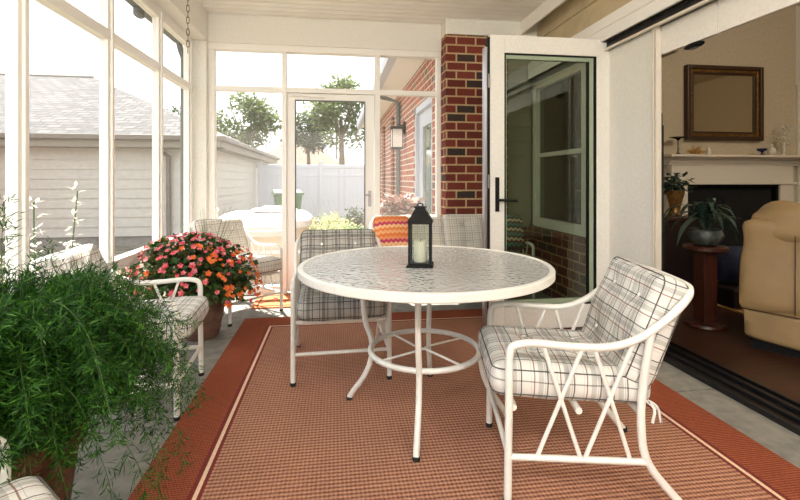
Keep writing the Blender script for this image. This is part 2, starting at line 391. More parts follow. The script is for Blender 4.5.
def grow_leaves(mb, c, r, n, size, rnd, shell=.5, flat=1.0):
    for _ in range(n):
        d = Vector((rnd.gauss(0, 1), rnd.gauss(0, 1), rnd.gauss(0, 1))).normalized()
        k = (shell+(1-shell)*rnd.random())
        p = Vector((c[0]+d.x*r[0]*k, c[1]+d.y*r[1]*k, c[2]+d.z*r[2]*k))
        e = Vector((rnd.gauss(0, 1), rnd.gauss(0, 1), rnd.gauss(0, .6)))+d*.6
        l = size*rnd.uniform(.6, 1.3); mb.leaf(p, e, Vector((rnd.gauss(0, .5), rnd.gauss(0, .5), 1)), l, l*.55, rnd.uniform(-.15, .15))

def siding(name, axis, c, a, b, z0, z1, ex, m, parent=None, face=-1, th=.1, lap=.016):
    """lap siding in one mesh. axis 'x': plane x=c, running y a..b ; 'y': plane y=c, running x a..b ; face = outward sign"""
    poly = [(c-face*th, z0)]; z = z0
    while z < z1-1e-4:
        t = min(ex, z1-z); poly += [(c+face*lap, z), (c, z+t)]; z += t
    poly.append((c-face*th, z1))
    mb = MB().prism(poly, 'y' if axis == 'x' else 'x', a, b)
    return mb.build(name, m, parent)

# ------------------------------------------------------------------ porch shell
YB = 4.66        # back screen plane
XL = -1.36       # left screen plane
CZ = 2.74
# floor slab with real joints
mb = MB()
xs = [-1.46, -.60, .62, 1.86, 2.12]; ys = [-2.0, -1.42, -.22, .98, 2.20, 3.42, 4.74]
xs = [-1.46, .3, 2.14]
for i in range(len(xs)-1):
    for j in range(len(ys)-1):
        mb.box(xs[i]+(.006 if i else 0), xs[i+1]-.006, ys[j]+.006, ys[j+1]-.006, -.12, 0)
fl = struct(mb.build('floor', M['concrete'], bevel=.004))
struct(MB().box(-1.45, 2.13, -1.99, 4.73, -.4, -.008).build('trim_1', M['joint']))
# ceiling of beadboard strips running across
mb = MB().box(-1.5, 2.3, -2, 5.3, CZ+.02, CZ+.1)
y = -2.0
while y < 4.7:
    mb.box(-1.4, 2.05, y, y+.092, CZ, CZ+.022); y += .108
struct(mb.build('ceiling', M['ceil'], bevel=.003))
# beams
struct(MB().box(XL-.06, -1.21, -2, 4.9, 2.46, CZ).build('trim_2', M['cream'], bevel=.004))                 # left beam
struct(MB().box(-1.21, 1.09, 4.6, 4.80, 2.46, CZ).build('trim_3', M['cream'], bevel=.004))              # back beam
struct(MB().box(1.09, 2.2, 4.41, 4.80, 2.585, CZ).build('trim_4', M['cream'], bevel=.004))
struct(MB().box(1.87, 1.892, -2, 4.52, 2.61, CZ).build('trim_5', M['white'], bevel=.004))                # right beam
# corner pilaster
struct(MB().box(XL-.03, -1.215, 4.56, 4.72, 0, 2.46).build('trim_6', M['cream'], bevel=.004))
# left screen wall
w1 = empty_struct('window_1')
YM = [-1.7, -.95, .58, 1.38, 2.19, 2.97, 3.76, 4.49]
for i, y in enumerate(YM):
    mb = MB().box(XL-.03, XL+.02, y-.037, y+.037, .05, 2.43); mb.box(XL+.02, XL+.035, y-.014, y+.014, .05, 2.43)
    mb.build('mullion', M['white'], w1, bevel=.003)
MB().box(XL-.035, XL+.025, -2, 4.56, 1.97, 2.03).build('transom', M['white'], w1, bevel=.003)
MB().box(XL-.035, XL+.025, -2, 4.56, 2.38, 2.46).build('head_rail', M['white'], w1, bevel=.003)
MB().box(XL-.035, XL+.035, -2, 4.56, .57, .64).build('sill_rail', M['white'], w1, bevel=.003)
MB().box(XL-.035, XL+.035, -2, 4.56, 0, .07).build('bottom_rail', M['white'], w1, bevel=.003)
MB().box(XL-.001, XL+.001, -1.9, 4.5, .06, 2.40).build('insect_screen', M['screen_left'], w1)
# back screen wall
w2 = empty_struct('window_2')
def bx(n, *a, m='white', p=w2): return MB().box(*a).build(n, M[m], p, bevel=.003)
bx('jamb', -1.215, -1.155, 4.62, 4.70, 0, 2.46)
bx('jamb', -.52, -.475, 4.62, 4.70, 0, 2.46)
bx('jamb', .40, .455, 4.62, 4.70, 0, 2.46)
bx('jamb', 1.045, 1.09, 4.62, 4.70, 0, 2.46)
bx('head_rail', -1.215, 1.09, 4.61, 4.71, 2.40, 2.46)
bx('transom', -1.155, -.52, 4.625, 4.695, 2.0, 2.05); bx('transom', .455, 1.045, 4.625, 4.695, 2.0, 2.05)
bx('transom', -.475, .40, 4.625, 4.695, 2.0, 2.05)
bx('sill_rail', -1.155, -.52, 4.625, 4.695, .57, .63); bx('sill_rail', .455, 1.045, 4.625, 4.695, .57, .63)
bx('bottom_rail', -1.155, -.52, 4.625, 4.695, 0, .08); bx('bottom_rail', .455, 1.045, 4.625, 4.695, 0, .08)
MB().box(-1.155, -.52, 4.659, 4.661, .08, 2.4).build('insect_screen', M['screen_back'], w2)
MB().box(.455, 1.045, 4.659, 4.661, .08, 2.4).build('insect_screen', M['screen_back'], w2)
MB().box(-.475, .40, 4.659, 4.661, 2.05, 2.4).build('insect_screen', M['screen_back'], w2)
# screen door
d1 = empty_struct('door_1')
for a in ((-.47, -.395, 4.64, 4.68, .02, 1.995), (.305, .395, 4.64, 4.68, .02, 1.995), (-.395, .305, 4.64, 4.68, 1.93, 1.995), (-.395, .305, 4.64, 4.68, .02, .22)):
    bx('door_frame', *a, p=d1)
for a in ((-.395, -.385, 4.635, 4.665, .22, 1.93), (.295, .305, 4.635, 4.665, .22, 1.93), (-.385, .295, 4.635, 4.665, 1.92, 1.93)):
    bx('dark_bead', *a, p=d1, m='gutterdark')
MB().box(-.39, .30, 4.659, 4.661, .22, 1.93).build('insect_screen', M['screen_back'], d1)
mb = MB().box(.335, .365, 4.625, 4.64, .86, 1.02); mb.tube([(.35, 4.63, .98), (.35, 4.59, .98), (.30, 4.585, .98)], .008, 8)
mb.build('door_handle', M['silver'], d1, smooth=True)
mb = MB().tube([(-.44, 4.62, 1.965), (-.12, 4.62, 1.965)], .006, 8); mb.tube([(-.25, 4.62, 1.965), (-.1, 4.62, 1.965)], .014, 10)
mb.build('door_closer', M['white'], d1, smooth=True)
# brick pier at the back right
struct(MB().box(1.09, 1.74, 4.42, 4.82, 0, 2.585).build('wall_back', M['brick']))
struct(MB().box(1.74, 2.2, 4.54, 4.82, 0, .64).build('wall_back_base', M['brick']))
struct(siding('wall_back_siding', 'y', 4.56, 1.74, 2.05, .64, 2.585, .15, M['siding_green'], th=.2))
# right wall : siding header, header fascia, wall behind the folded door
XR = 2.05
wr = struct(siding('wall_right', 'x', 2.06, -2, 4.5, 2.355, 2.76, .20, M['siding_tan'], lap=.02, th=.14))
struct(MB().box(1.99, 2.2, -2, 4.5, 2.17, 2.335).box(2.005, 2.2, -2, 4.5, 2.335, 2.355).box(1.98, 2.0, -2, 4.5, 2.26, 2.275).box(1.975, 2.03, -2, 4.5, 2.17, 2.185).build('trim_7', M['white'], bevel=.003))
struct(MB().box(2.03, 2.17, -2, 3.2, 2.115, 2.17).build('trim_8', M['track']))
struct(MB().box(2.01, 2.03, -2, 3.2, 2.105, 2.12).build('trim_9', M['trim_gold']))
struct(MB().box(2.055, 2.075, 2.69, 3.26, 0, 2.115).build('wall_pier', M['cream'], bevel=.004)).name = 'wall_right_pier'
mb = MB().box(2.035, 2.072, 2.65, 2.662, 0, 2.115).box(2.045, 2.072, 2.662, 2.675, 0, 2.115).box(2.035, 2.072, 2.675, 2.695, 0, 2.115)
struct(mb.build('trim_10', M['trim_gold'], bevel=.002))
# inner head board with seam
struct(MB().box(2.075, 2.10, -2, 2.22, 1.935, 2.115).box(2.075, 2.10, 2.225, 2.66, 1.935, 2.115).build('trim_11', M['cream'], bevel=.003))
t = thing('motion_sensor', 'small black oval sensor under the door header above the mirror', 'sensor', (2.087, 2.40, 1.92))
MB().ell((0, 0, 0), (.03, .075, .018), 16, 8).build('housing', M['black'], t, smooth=True)
MB().ell((0, 0, -.012), (.016, .04, .012), 12, 6).build('lens', M['gutterdark'], t, smooth=True)
# threshold tracks
struct(MB().box(2.03, 2.28, -2, 3.25, 0, .012).box(2.03, 2.045, -2, 3.25, .012, .028).box(2.11, 2.13, -2, 3.25, .012, .03).box(2.19, 2.21, -2, 3.25, .012, .034).box(2.26, 2.28, -2, 3.25, .012, .03).build('trim_12', M['track'], bevel=.002))
# right wall beyond the opening: brick below, window, siding above
struct(MB().box(2.05, 2.2, 3.26, 4.5, 0, .64).build('wall_right_brick', M['brick']))
struct(MB().box(2.0, 2.2, 3.26, 4.5, .60, .655).build('trim_13', M['brick']))
struct(siding('wall_right_siding', 'x', 2.06, 3.26, 3.46, .655, 2.17, .15, M['siding_green'], th=.14))
w3 = empty_struct('window_3')
for a in ((2.03, 2.12, 3.46, 3.54, .66, 2.12), (2.03, 2.12, 4.40, 4.48, .66, 2.12), (2.03, 2.12, 3.54, 4.40, 2.05, 2.12), (2.03, 2.12, 3.54, 4.40, .66, .75), (2.05, 2.10, 3.54, 4.40, 1.36, 1.40)):
    bx('window_frame', *a, p=w3)
MB().box(2.075, 2.08, 3.54, 4.40, .75, 2.05).build('pane', M['mirror'] if 0 else mat('dark_window_pane', (30, 40, 32), .03, spec=1.0), w3)
mb = MB()
for k in range(24): mb.obox((2.105, 3.97, .78+k*.053), .03, .84, .003, (0, .5, 0))
mb.build('blind', M['grey_pl'], w3)
# rear boundary of porch (behind the camera) : siding house wall with a screen opening
struct(siding('wall_rear', 'y', -2.0, .4, 2.2, 0, 2.74, .15, M['siding_tan'], face=1, th=.1))

# ------------------------------------------------------------------ folded glass door panel
d2 = empty_struct('door_2')
Y0 = 3.18; Y1 = 3.235
mb = MB().box(1.115, 1.225, Y0, Y1, .03, 2.19).box(1.95, 2.055, Y0, Y1, .03, 2.19).box(1.225, 1.95, Y0, Y1, 2.06, 2.19).box(1.225, 1.95, Y0, Y1, .03, .20)
mb.build('door_frame', M['cream'], d2, bevel=.003)
mb = MB()
for (a, b) in (((1.225, .20), (1.237, 2.06)), ((1.938, .20), (1.95, 2.06)), ((1.237, 2.048), (1.938, 2.06)), ((1.237, .20), (1.938, .212))):
    mb.box(a[0], b[0], Y0+.004, Y1-.004, a[1], b[1])
mb.build('glazing_gasket', M['black'], d2)
gm = mat('sage_inner_frame', (150, 164, 138), .4)
mb = MB().box(1.237, 1.245, Y0+.012, Y1-.012, .212, 2.048).box(1.895, 1.938, Y0+.012, Y1-.012, .212, 2.048).box(1.245, 1.895, Y0+.012, Y1-.012, 2.02, 2.048).box(1.245, 1.895, Y0+.012, Y1-.012, .212, .245)
mb.build('glazing_bead', gm, d2)
mb = MB().box(1.888, 1.895, Y0+.01, Y1-.01, .245, 2.02).box(1.93, 1.938, Y0+.008, Y1-.01, .212, 2.048)
mb.build('spacer_bar', M['black'], d2)
MB().box(1.245, 1.895, Y0+.025, Y0+.03, .245, 2.02).build('glass_pane', M['door_glass'], d2)
mb = MB().box(1.153, 1.183, Y0-.012, Y0, .90, 1.15)
mb.build('handle_plate', M['black'], d2, bevel=.003)
MB().tube([(1.172, Y0-.01, .985), (1.172, Y0-.05, .985), (1.185, Y0-.055, .985), (1.30, Y0-.055, .98)], .010, 10).build('lever_handle', M['black'], d2, smooth=True)
MB().box(1.098, 1.115, Y0, Y1, .03, 2.17).build('black_seal', M['black'], d2)
mb = MB().box(1.078, 1.098, Y0+.01, Y1+.01, .03, 2.10)
mb.build('edge_profile', M['silver'], d2, bevel=.002)
for z in (.45, 1.12, 1.85):
    mb = MB().tube([(1.105, Y0-.006, z-.05), (1.105, Y0-.006, z+.05)], .009, 10); mb.build('hinge', M['hinge'], d2, smooth=True)

# ------------------------------------------------------------------ rug and mat
rg = thing('area_rug', 'large terracotta bordered woven rug under the glass table and chairs', 'rug', (0, 0, 0))
RX0, RX1, RY1, RY0 = -.72, 1.785, 3.82, -.6
MB().box(RX0+.24, RX1-.24, RY0+.24, RY1-.24, 0.001, .010).build('field', M['rug_field'], rg)
mb = MB().box(RX0, RX0+.21, RY0, RY1, 0.001, .010).box(RX1-.21, RX1, RY0, RY1, 0.001, .010).box(RX0+.21, RX1-.21, RY1-.21, RY1, 0.001, .010).box(RX0+.21, RX1-.21, RY0, RY0+.21, 0.001, .010)
mb.build('border', M['rug_border'], rg)
def ringr(a, w, z1):
    x0, x1, y0, y1 = RX0+a, RX1-a, RY0+a, RY1-a
    return MB().box(x0, x0+w, y0, y1, .001, z1).box(x1-w, x1, y0, y1, .001, z1).box(x0+w, x1-w, y1-w, y1, .001, z1).box(x0+w, x1-w, y0, y0+w, .001, z1)
m_ = ringr(.205, .018, .0108); m2 = ringr(.238, .014, .0108); m_.add(m2.v, m2.f)
m_.build('dark_stripe', M['rug_dark'], rg); ringr(.223, .015, .0112).build('tan_stripe', M['rug_tan'], rg)
dm = thing('doormat', 'small orange patterned doormat in the sun before the screen door', 'mat', (-.33, 4.36, 0))
MB().box(-.40, .40, -.24, .22, .001, .012).build('base', M['mat_tan'], dm)
mb = MB().box(-.36, .36, -.20, -.185, .012, .0135).box(-.36, .36, .165, .18, .012, .0135).box(-.36, -.345, -.185, .165, .012, .0135).box(.345, .36, -.185, .165, .012, .0135)
for k in range(7): mb.obox((-.27+k*.09, -.01, .0128), .012, .24, .0015, (0, 0, .6 if k % 2 else -.6))
mb.build('pattern', M['rug_dark'], dm)

# ------------------------------------------------------------------ furniture
def cushion(w, d, h, r=.04, bulge=.012, tufts=(), depth=.018, seed=0, name='cushion', m=None, parent=None, loc=None, rot=None, n=26):
    hs = (w/2, d/2, h/2); vs = []; fs = []; idx = {}
    def V(a, b, c):
        k = (round(a, 5), round(b, 5), round(c, 5))
        if k in idx: return idx[k]
        p = Vector((a*hs[0], b*hs[1], c*hs[2])); q = Vector(tuple(max(-(hs[i]-r), min(hs[i]-r, p[i])) for i in range(3)))
        dd = p-q; L_ = dd.length
        o = q + (dd/L_*r if L_ > 1e-9 else dd)
        x, y = o.x/hs[0], o.y/hs[1]; f = (1-min(1, x*x))*(1-min(1, y*y)); sg = c
        z = o.z + sg*bulge*f**.5
        for (tx, ty) in tufts:
            dq = ((o.x-tx)**2+(o.y-ty)**2)/(.045**2); z -= sg*depth*math.exp(-dq)
        nn = noise.noise(Vector((o.x*9+seed, o.y*9, o.z*9)))*.006
        z += nn; sx = 1+noise.noise(Vector((o.y*12+seed, c*2, 3)))*.02
        idx[k] = len(vs); vs.append((o.x*sx, o.y*(1+noise.noise(Vector((o.x*12+seed, c*2, 9)))*.02), z)); return idx[k]
    def face(fn, na, nb):
        for i in range(na):
            for j in range(nb):
                a0, a1 = -1+2*i/na, -1+2*(i+1)/na; b0, b1 = -1+2*j/nb, -1+2*(j+1)/nb
                fs.append((V(*fn(a0, b0)), V(*fn(a1, b0)), V(*fn(a1, b1)), V(*fn(a0, b1))))
    mz = 8
    face(lambda a, b: (a, b, 1), n, n); face(lambda a, b: (a, b, -1), n, n)
    face(lambda a, b: (a, -1, b), n, mz); face(lambda a, b: (a, 1, b), n, mz)
    face(lambda a, b: (-1, a, b), n, mz); face(lambda a, b: (1, a, b), n, mz)
    mb = MB().add(vs, fs); o = mb.build(name, m, parent, smooth=True, loc=loc, rot=rot)
    for p in o.data.polygons: p.use_smooth = True
    for e in o.data.edges: e.use_edge_sharp = False
    for (tx, ty) in tufts:
        MB().ell((tx, ty, h/2+bulge-depth-.004), (.0085, .0085, .006), 10, 6).build('button', M['button'], o, smooth=True)
    # piping along top and bottom edge
    ring = []
    for (cx_, cy_, a0) in ((1, 1, 0), (-1, 1, PI/2), (-1, -1, PI), (1, -1, 3*PI/2)):
        for k in range(5):
            a = a0+k*PI/8; ring.append((cx_*(hs[0]-r)+math.cos(a)*(r*.78+.003), cy_*(hs[1]-r)+math.sin(a)*(r*.78+.003), 0))
    zt = h/2-r+r*.66
    mbp = MB().tube([(p[0], p[1], zt) for p in ring], .0022, 6, closed=True); mbp.tube([(p[0], p[1], -zt) for p in ring], .0022, 6, closed=True)
    mbp.build('piping', M['piping'] if m is not M['plaid_light'] else M['button'], o, smooth=True)
    return o
TR = .0135
def make_seat(name, label, cat, W, fab, nback=1, group=None, ties=True):
    t = thing(name, label, cat, (0, 0, 0), 0, group); hw = W/2
    def side(sx):
        x = sx*hw
        return x
    # arm loop: left front bend -> arm -> round the back -> other arm
    L_ = [(hw, .285, .50), (hw, .278, .538), (hw, .25, .553), (hw, .19, .558), (hw, .08, .550), (hw, -.04, .550), (hw+.008, -.13, .578), (hw+.012, -.21, .632), (hw+.006, -.285, .70), (hw-.04, -.335, .735), (hw-.12, -.352, .745)]
    R_ = [(-x, y, z) for (x, y, z) in reversed(L_)]
    MB().tube(bez(L_+R_, 5), TR, 12).build('arm_rail', M['tube'], t, smooth=True)
    for s in (1, -1):
        MB().tube([(s*hw, .285, .505), (s*hw, .286, .3), (s*hw, .29, .012)], TR, 12).build('leg', M['tube'], t, smooth=True)
        MB().tube(bez([(s*(hw+.010), -.185, .615), (s*hw, -.165, .45), (s*hw, -.155, .30), (s*hw, -.18, .16), (s*hw, -.30, .012)], 6), TR, 12).build('leg', M['tube'], t, smooth=True)
        for (yy) in (.29, -.302):
            MB().tube([(s*hw, yy, 0), (s*hw, yy, .018)], TR+.002, 12).build('foot_cap', M['rubber'], t, smooth=True)
        MB().tube([(s*hw, .286, .165), (s*hw, -.178, .165)], .0115, 10).build('stretcher', M['tube'], t, smooth=True)
        for (a, b) in ((.17, .045), (.035, .19), (.0, -.12), (-.13, .03)):
            MB().tube([(s*hw, a, .552 if a > -.1 else .565), (s*hw, b, .17)], .0075, 8).build('strut', M['tube'], t, smooth=True)
    MB().tube([(-hw, .286, .165), (hw, .286, .165)], .010, 10).build('stretcher', M['tube'], t, smooth=True)
    mb = MB()
    for yy, zz in ((.27, .335), (.05, .33), (-.158, .325)): mb.tube([(-hw, yy, zz), (hw, yy, zz)], .012, 10)
    mb.build('seat_frame', M['tube'], t, smooth=True)
    mb = MB(); nb = max(3, int(W/.17))
    for k in range(nb):
        x = -hw+.06+(W-.12)*k/(nb-1); mb.tube([(x, -.16, .33), (x, -.25, .55), (x, -.343, .742)], .008, 8)
    mb.build('back_frame', M['tube'], t, smooth=True)
    cw = (W-.03)/nback
    for k in range(nback):
        cx = -hw+.015+cw*(k+.5)
        tf = [(-.11, .10), (.11, .10), (-.11, -.10), (.11, -.10)]
        so = cushion(cw-.006, .56, .115, .045, .014, tf, seed=3+k, name='seat_cushion', m=fab, parent=t, loc=(cx, .065, .405), rot=(math.radians(2), 0, 0))
        cushion(cw+.0, .41, .115, .045, .012, tf, seed=11+k, name='back_cushion', m=fab, parent=t, loc=(cx, -.218, .586), rot=(math.radians(-68), 0, 0))
    if ties:
        for s in (1, -1):
            mb = MB(); mb.tube(bez([(s*(hw-.03), -.17, .37), (s*(hw-.005), -.20, .345), (s*(hw+.005), -.19, .30)], 4), .005, 6); mb.tube(bez([(s*(hw-.03), -.17, .37), (s*(hw-.03), -.22, .34), (s*(hw-.02), -.23, .29)], 4), .005, 6)
            mb.build('cushion_tie', fab, t, smooth=True)
    return t
def place(o, x, y, hx, hy):
    o.location = (x, y, 0.0115); o.rotation_euler = (0, 0, math.atan2(-hx, hy))
GR = 'white tubular patio chairs with plaid cushions'
chair = make_seat('patio_chair', 'white tubular patio chair with cream plaid cushions, nearest on the right of the table', 'chair', .50, M['plaid'], group=GR)
place(chair, .925, 1.685, -.978, .208)
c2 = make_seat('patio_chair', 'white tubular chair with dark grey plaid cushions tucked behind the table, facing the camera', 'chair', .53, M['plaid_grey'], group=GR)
place(c2, .03, 2.83, .03, -1)
c3 = dup(chair, (0, 0, 0), 0, 'plaid cushioned chair on the left between the fern and the begonia pot'); place(c3, -1.04, 2.50, 1, .06); c3.location.z = 0.001
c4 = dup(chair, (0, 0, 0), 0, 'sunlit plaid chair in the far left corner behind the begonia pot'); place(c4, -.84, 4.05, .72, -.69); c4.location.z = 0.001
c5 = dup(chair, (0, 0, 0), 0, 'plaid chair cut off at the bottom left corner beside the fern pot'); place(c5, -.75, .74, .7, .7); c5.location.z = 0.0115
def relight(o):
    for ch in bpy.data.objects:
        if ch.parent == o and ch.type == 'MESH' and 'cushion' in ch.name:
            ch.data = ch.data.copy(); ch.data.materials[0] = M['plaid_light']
relight(c4)  # paler plaid puts the sun on this chair into its cushion colour
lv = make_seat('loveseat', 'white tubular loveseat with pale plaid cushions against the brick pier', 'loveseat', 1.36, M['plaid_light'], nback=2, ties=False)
lv.location = (1.02, 4.02, .0115); lv.rotation_euler = (0, 0, PI)
for nm, lb, mt, x, rz in (('throw_pillow', 'orange and pink zigzag pillow on the left end of the loveseat', 'pil_orange', .50, .12), ('throw_pillow', 'teal and maroon pillow seen through the glass door on the loveseat', 'pil_teal', 1.53, -.2)):
    p = cushion(.33, .33, .09, .045, .04, (), seed=5, name=nm, m=M[mt], n=16)
    p.location = (x, 3.96, .655); p.rotation_euler = (math.radians(62), 0, rz)
    tag(p, lb, 'pillow', 'patterned throw pillows on the loveseat')

# table
TX, TY = .43, 2.17; TR_ = .602
tb = thing('patio_table', 'round white patio table with a hammered glass top in the middle of the rug', 'table', (TX, TY, .0115))
MB().lathe([(TR_-.022, .68), (TR_-.004, .68), (TR_, .684), (TR_, .712), (TR_-.004, .716), (TR_-.022, .716), (TR_-.026, .712), (TR_-.026, .684), (TR_-.022, .68)], 96).build('rim', M['tube'], tb, smooth=True)
MB().lathe([(TR_-.024, .704), (TR_-.024, .7125)], 96).build('glass_top', M['table_glass'], tb)
mb = MB()
angs = [math.radians(a) for a in (254, 155, 74, -20)]
for a in angs:
    ca, sa = math.cos(a), math.sin(a)
    prof = [(.50, .675), (.44, .672), (.405, .64), (.395, .55), (.385, .45), (.36, .37), (.31, .31), (.27, .26), (.27, .20), (.33, .10), (.40, .05), (.425, .008)]
    prof = [(.40, .678), (.345, .668), (.322, .62), (.318, .50), (.305, .40), (.278, .33), (.270, .27), (.285, .19), (.325, .11), (.37, .05), (.395, .010)]
    MB().tube(bez([(r*ca, r*sa, z) for r, z in prof], 6), .0135, 12).build('leg', M['tube'], tb, smooth=True)
    MB().tube([(.395*ca, .395*sa, 0), (.395*ca, .395*sa, .015)], .016, 12).build('foot_cap', M['rubber'], tb, smooth=True)
n = 72; MB().tube([(.262*math.cos(2*PI*k/n), .262*math.sin(2*PI*k/n), .30) for k in range(n)], .013, 10, closed=True).build('ring_brace', M['tube'], tb, smooth=True)
mb = MB()
for a in (.5, .5+PI/2):
    ca, sa = math.cos(a), math.sin(a); o = .04
    mb.tube([(.26*ca, .26*sa, .30), (o*ca-o*.4*sa, o*sa+o*.4*ca, .30), (-o*.3*ca, -o*.3*sa, .30), (-.28*ca, -.28*sa, .30)], .0055, 8)
mb.build('cross_wire', M['tube'], tb, smooth=True)
MB().tube([(.39*math.cos(2*PI*k/n), .39*math.sin(2*PI*k/n), .682) for k in range(n)], .010, 8, closed=True).build('under_ring', M['tube'], tb, smooth=True)

# lantern
LZ = .7245
ln = thing('lantern', 'black metal lantern with glass sides standing on the table', 'lantern', (.40, 2.12, LZ), math.radians(-14))
def frust(mb, a, z0, b, z1):
    return mb.add([(-a, -a, z0), (a, -a, z0), (a, a, z0), (-a, a, z0), (-b, -b, z1), (b, -b, z1), (b, b, z1), (-b, b, z1)], [(0, 3, 2, 1), (4, 5, 6, 7), (0, 1, 5, 4), (1, 2, 6, 5), (2, 3, 7, 6), (3, 0, 4, 7)])
mb = MB(); frust(mb, .062, 0, .062, .006); frust(mb, .062, .006, .050, .018); mb.build('base', M['black'], ln)
for sx in (-1, 1):
    for sy in (-1, 1): MB().box(sx*.048-.006, sx*.048+.006, sy*.048-.006, sy*.048+.006, .018, .205).build('post', M['black'], ln)
mb = MB(); frust(mb, .054, .200, .054, .208); frust(mb, .060, .208, .028, .262); frust(mb, .028, .262, .022, .275); frust(mb, .030, .275, .030, .281); mb.build('roof', M['black'], ln)
MB().tube([(.013*math.cos(2*PI*k/20), 0, .287+.008*math.sin(2*PI*k/20)) for k in range(20)], .003, 6, closed=True).build('ring_handle', M['black'], ln, smooth=True)
for k, (a, b, c, d) in enumerate(((-.042, .042, -.048, -.0465), (-.042, .042, .0465, .048), (-.048, -.0465, -.042, .042), (.0465, .048, -.042, .042))):
    MB().box(a, b, c, d, .018, .2).build('glass_pane', M['clear'], ln)
cd = thing('candle', 'thick ivory pillar candle inside the black lantern', 'candle', (.40, 2.12, LZ+.019))
MB().lathe([(.028, 0), (.030, .004), (.030, .094), (.027, .099), (.020, .095)], 24).build('wax', M['wax'], cd, smooth=True)
MB().tube([(0, 0, .094), (.002, 0, .106)], .0014, 6).build('wick', M['black'], cd)

# hanging chain
mb = MB(); z = CZ; k = 0
while z > 2.0:
    a = (k % 2)*PI/2+.3; pts = []
    for j in range(16):
        t = 2*PI*j/16; w = .0085*math.cos(t); h_ = .0155*math.sin(t)+(.008 if math.sin(t) > 0 else -.008)
        pts.append((w*math.cos(a), w*math.sin(a), z-.024+h_))
    mb.tube(pts, .0026, 6, closed=True); z -= .0385; k += 1
ch = mb.build('hanging_chain', M['rust'], loc=(-.955, 3.15, 0)); tag(ch, 'rusty link chain hanging from the ceiling near the left beam', 'chain')

# ------------------------------------------------------------------ plants on the porch
rnd = random.Random(3)
P = thing('potted_fern', 'big feathery green fern spilling over a terracotta pot at left', 'plant', (-.94, 1.47, 0.001))
MB().lathe([(.12, 0), (.13, .01), (.172, .33), (.172, .34), (.19, .345), (.192, .40), (.178, .402), (.165, .39), (.16, .36)], 40).build('pot', M['terra2'], P, smooth=True)
MB().lathe([(.16, .35), (.155, .37), (.02, .385)], 24).build('soil', M['soil'], P, smooth=True)
stems = MB(); fol = MB()
def plume(base, pts, needle, dens, fol=fol, stems=stems, thick=.0015):
    path = bez(pts, 9); stems.tube(path, [thick*(1-.6*i/(len(path)-1)) for i in range(len(path))], 4, caps=False)
    tot = len(path)
    for i in range(2, tot-1):
        d = (path[i+1]-path[i]).normalized()
        fr = i/tot; env = .35+.65*math.sin(PI*min(1, fr*1.05)**.8)
        for q in range(dens):
            p = path[i].lerp(path[i+1], rnd.random()); sd = d.orthogonal(); sd.rotate(Matrix.Rotation(rnd.random()*2*PI, 3, d))
            bl = needle*env*rnd.uniform(.6, 1.3); dirb = (sd+d*.7+Vector((0, 0, -.15))).normalized()
            for w in range(3):
                f = (w+1)/3; pp = p+dirb*bl*f*.7
                e = (dirb+Vector((rnd.gauss(0, .6), rnd.gauss(0, .6), rnd.gauss(0, .5)))).normalized()
                fol.leaf(pp, e, (rnd.gauss(0, 1), rnd.gauss(0, 1), 1), bl*.55+.008, .0026+.0012*rnd.random())
            fol.leaf(p, dirb, (0, 0, 1), bl*.9, .0028)
for k in range(330):
    a = rnd.random()*2*PI; up = rnd.random()
    rr = rnd.uniform(.28, .53) * (1 if up > .3 else .9)
    top = .46+.30*rnd.random()+.08*(1-up)
    ca, sa = math.cos(a), math.sin(a)
    if up > .25:   # arching
        end = rnd.uniform(.34, .62)
        plume(None, [(.03*ca, .03*sa, .37), (rr*.35*ca, rr*.35*sa, top), (rr*.75*ca, rr*.75*sa, top*.92+.04), (rr*1.02*ca, rr*1.02*sa, max(.12, end))], .05, 6)
    else:
        plume(None, [(.03*ca, .03*sa, .37), (rr*.2*ca, rr*.2*sa, .56), (rr*.45*ca, rr*.45*sa, .66+.1*rnd.random()), (rr*.85*ca, rr*.85*sa, .68+.12*rnd.random())], .05, 6)
for (dx, dy, hz) in ((-.05, .05, 1.07), (.03, .10, .93), (-.12, -.02, .98), (-.02, .12, .88), (-.16, .1, .9), (-.22, .02, .86)):
    plume(None, [(0, 0, .37), (dx*.4, dy*.4, .62), (dx, dy, hz*.85), (dx*1.15+.01, dy*1.2, hz)], .07, 4)
for (dx, dy, zz) in ((.34, -.16, .10), (.40, -.02, .14), (.30, -.26, .22), (.44, .06, .2), (.24, -.28, .28), (.36, .12, .12), (.40, -.12, .2)):
    plume(None, [(.05, 0, .37), (dx*.6, dy*.6, .5), (dx, dy, .34), (dx*1.05, dy*1.05, zz)], .05, 3)
stems.build('stems', M['fern_stem'], P, smooth=True); fo = fol.build('fronds', M['fern'], P, fix=False); fo['kind'] = 'stuff'

P = thing('potted_begonia', 'brown ribbed pot of pink and orange begonias at the rug corner', 'plant', (-.95, 3.45, .001))
def ribs(a, z): return 1
mb = MB().lathe([(.105, 0), (.115, .01), (.125, .06), (.132, .065), (.128, .075), (.14, .14), (.147, .145), (.143, .155), (.155, .22), (.162, .225), (.158, .235), (.165, .29), (.185, .295), (.187, .33), (.17, .332), (.16, .30)], 40)
mb.build('pot', M['terra'], P, smooth=True)
MB().lathe([(.16, .28), (.155, .305), (.02, .315)], 24).build('soil', M['soil'], P, smooth=True)
lv_ = MB(); fp = MB(); fo_ = MB(); st = MB()
def flower(mb, c, nrm, s):
    nrm = Vector(nrm).normalized(); u = nrm.orthogonal().normalized(); w = nrm.cross(u)
    a0 = rnd.random()*PI
    for q in range(5):
        a = a0+q*2*PI/5; d = u*math.cos(a)+w*math.sin(a)+nrm*.25; mb.leaf(c, d, nrm, s, s*.85, .08)
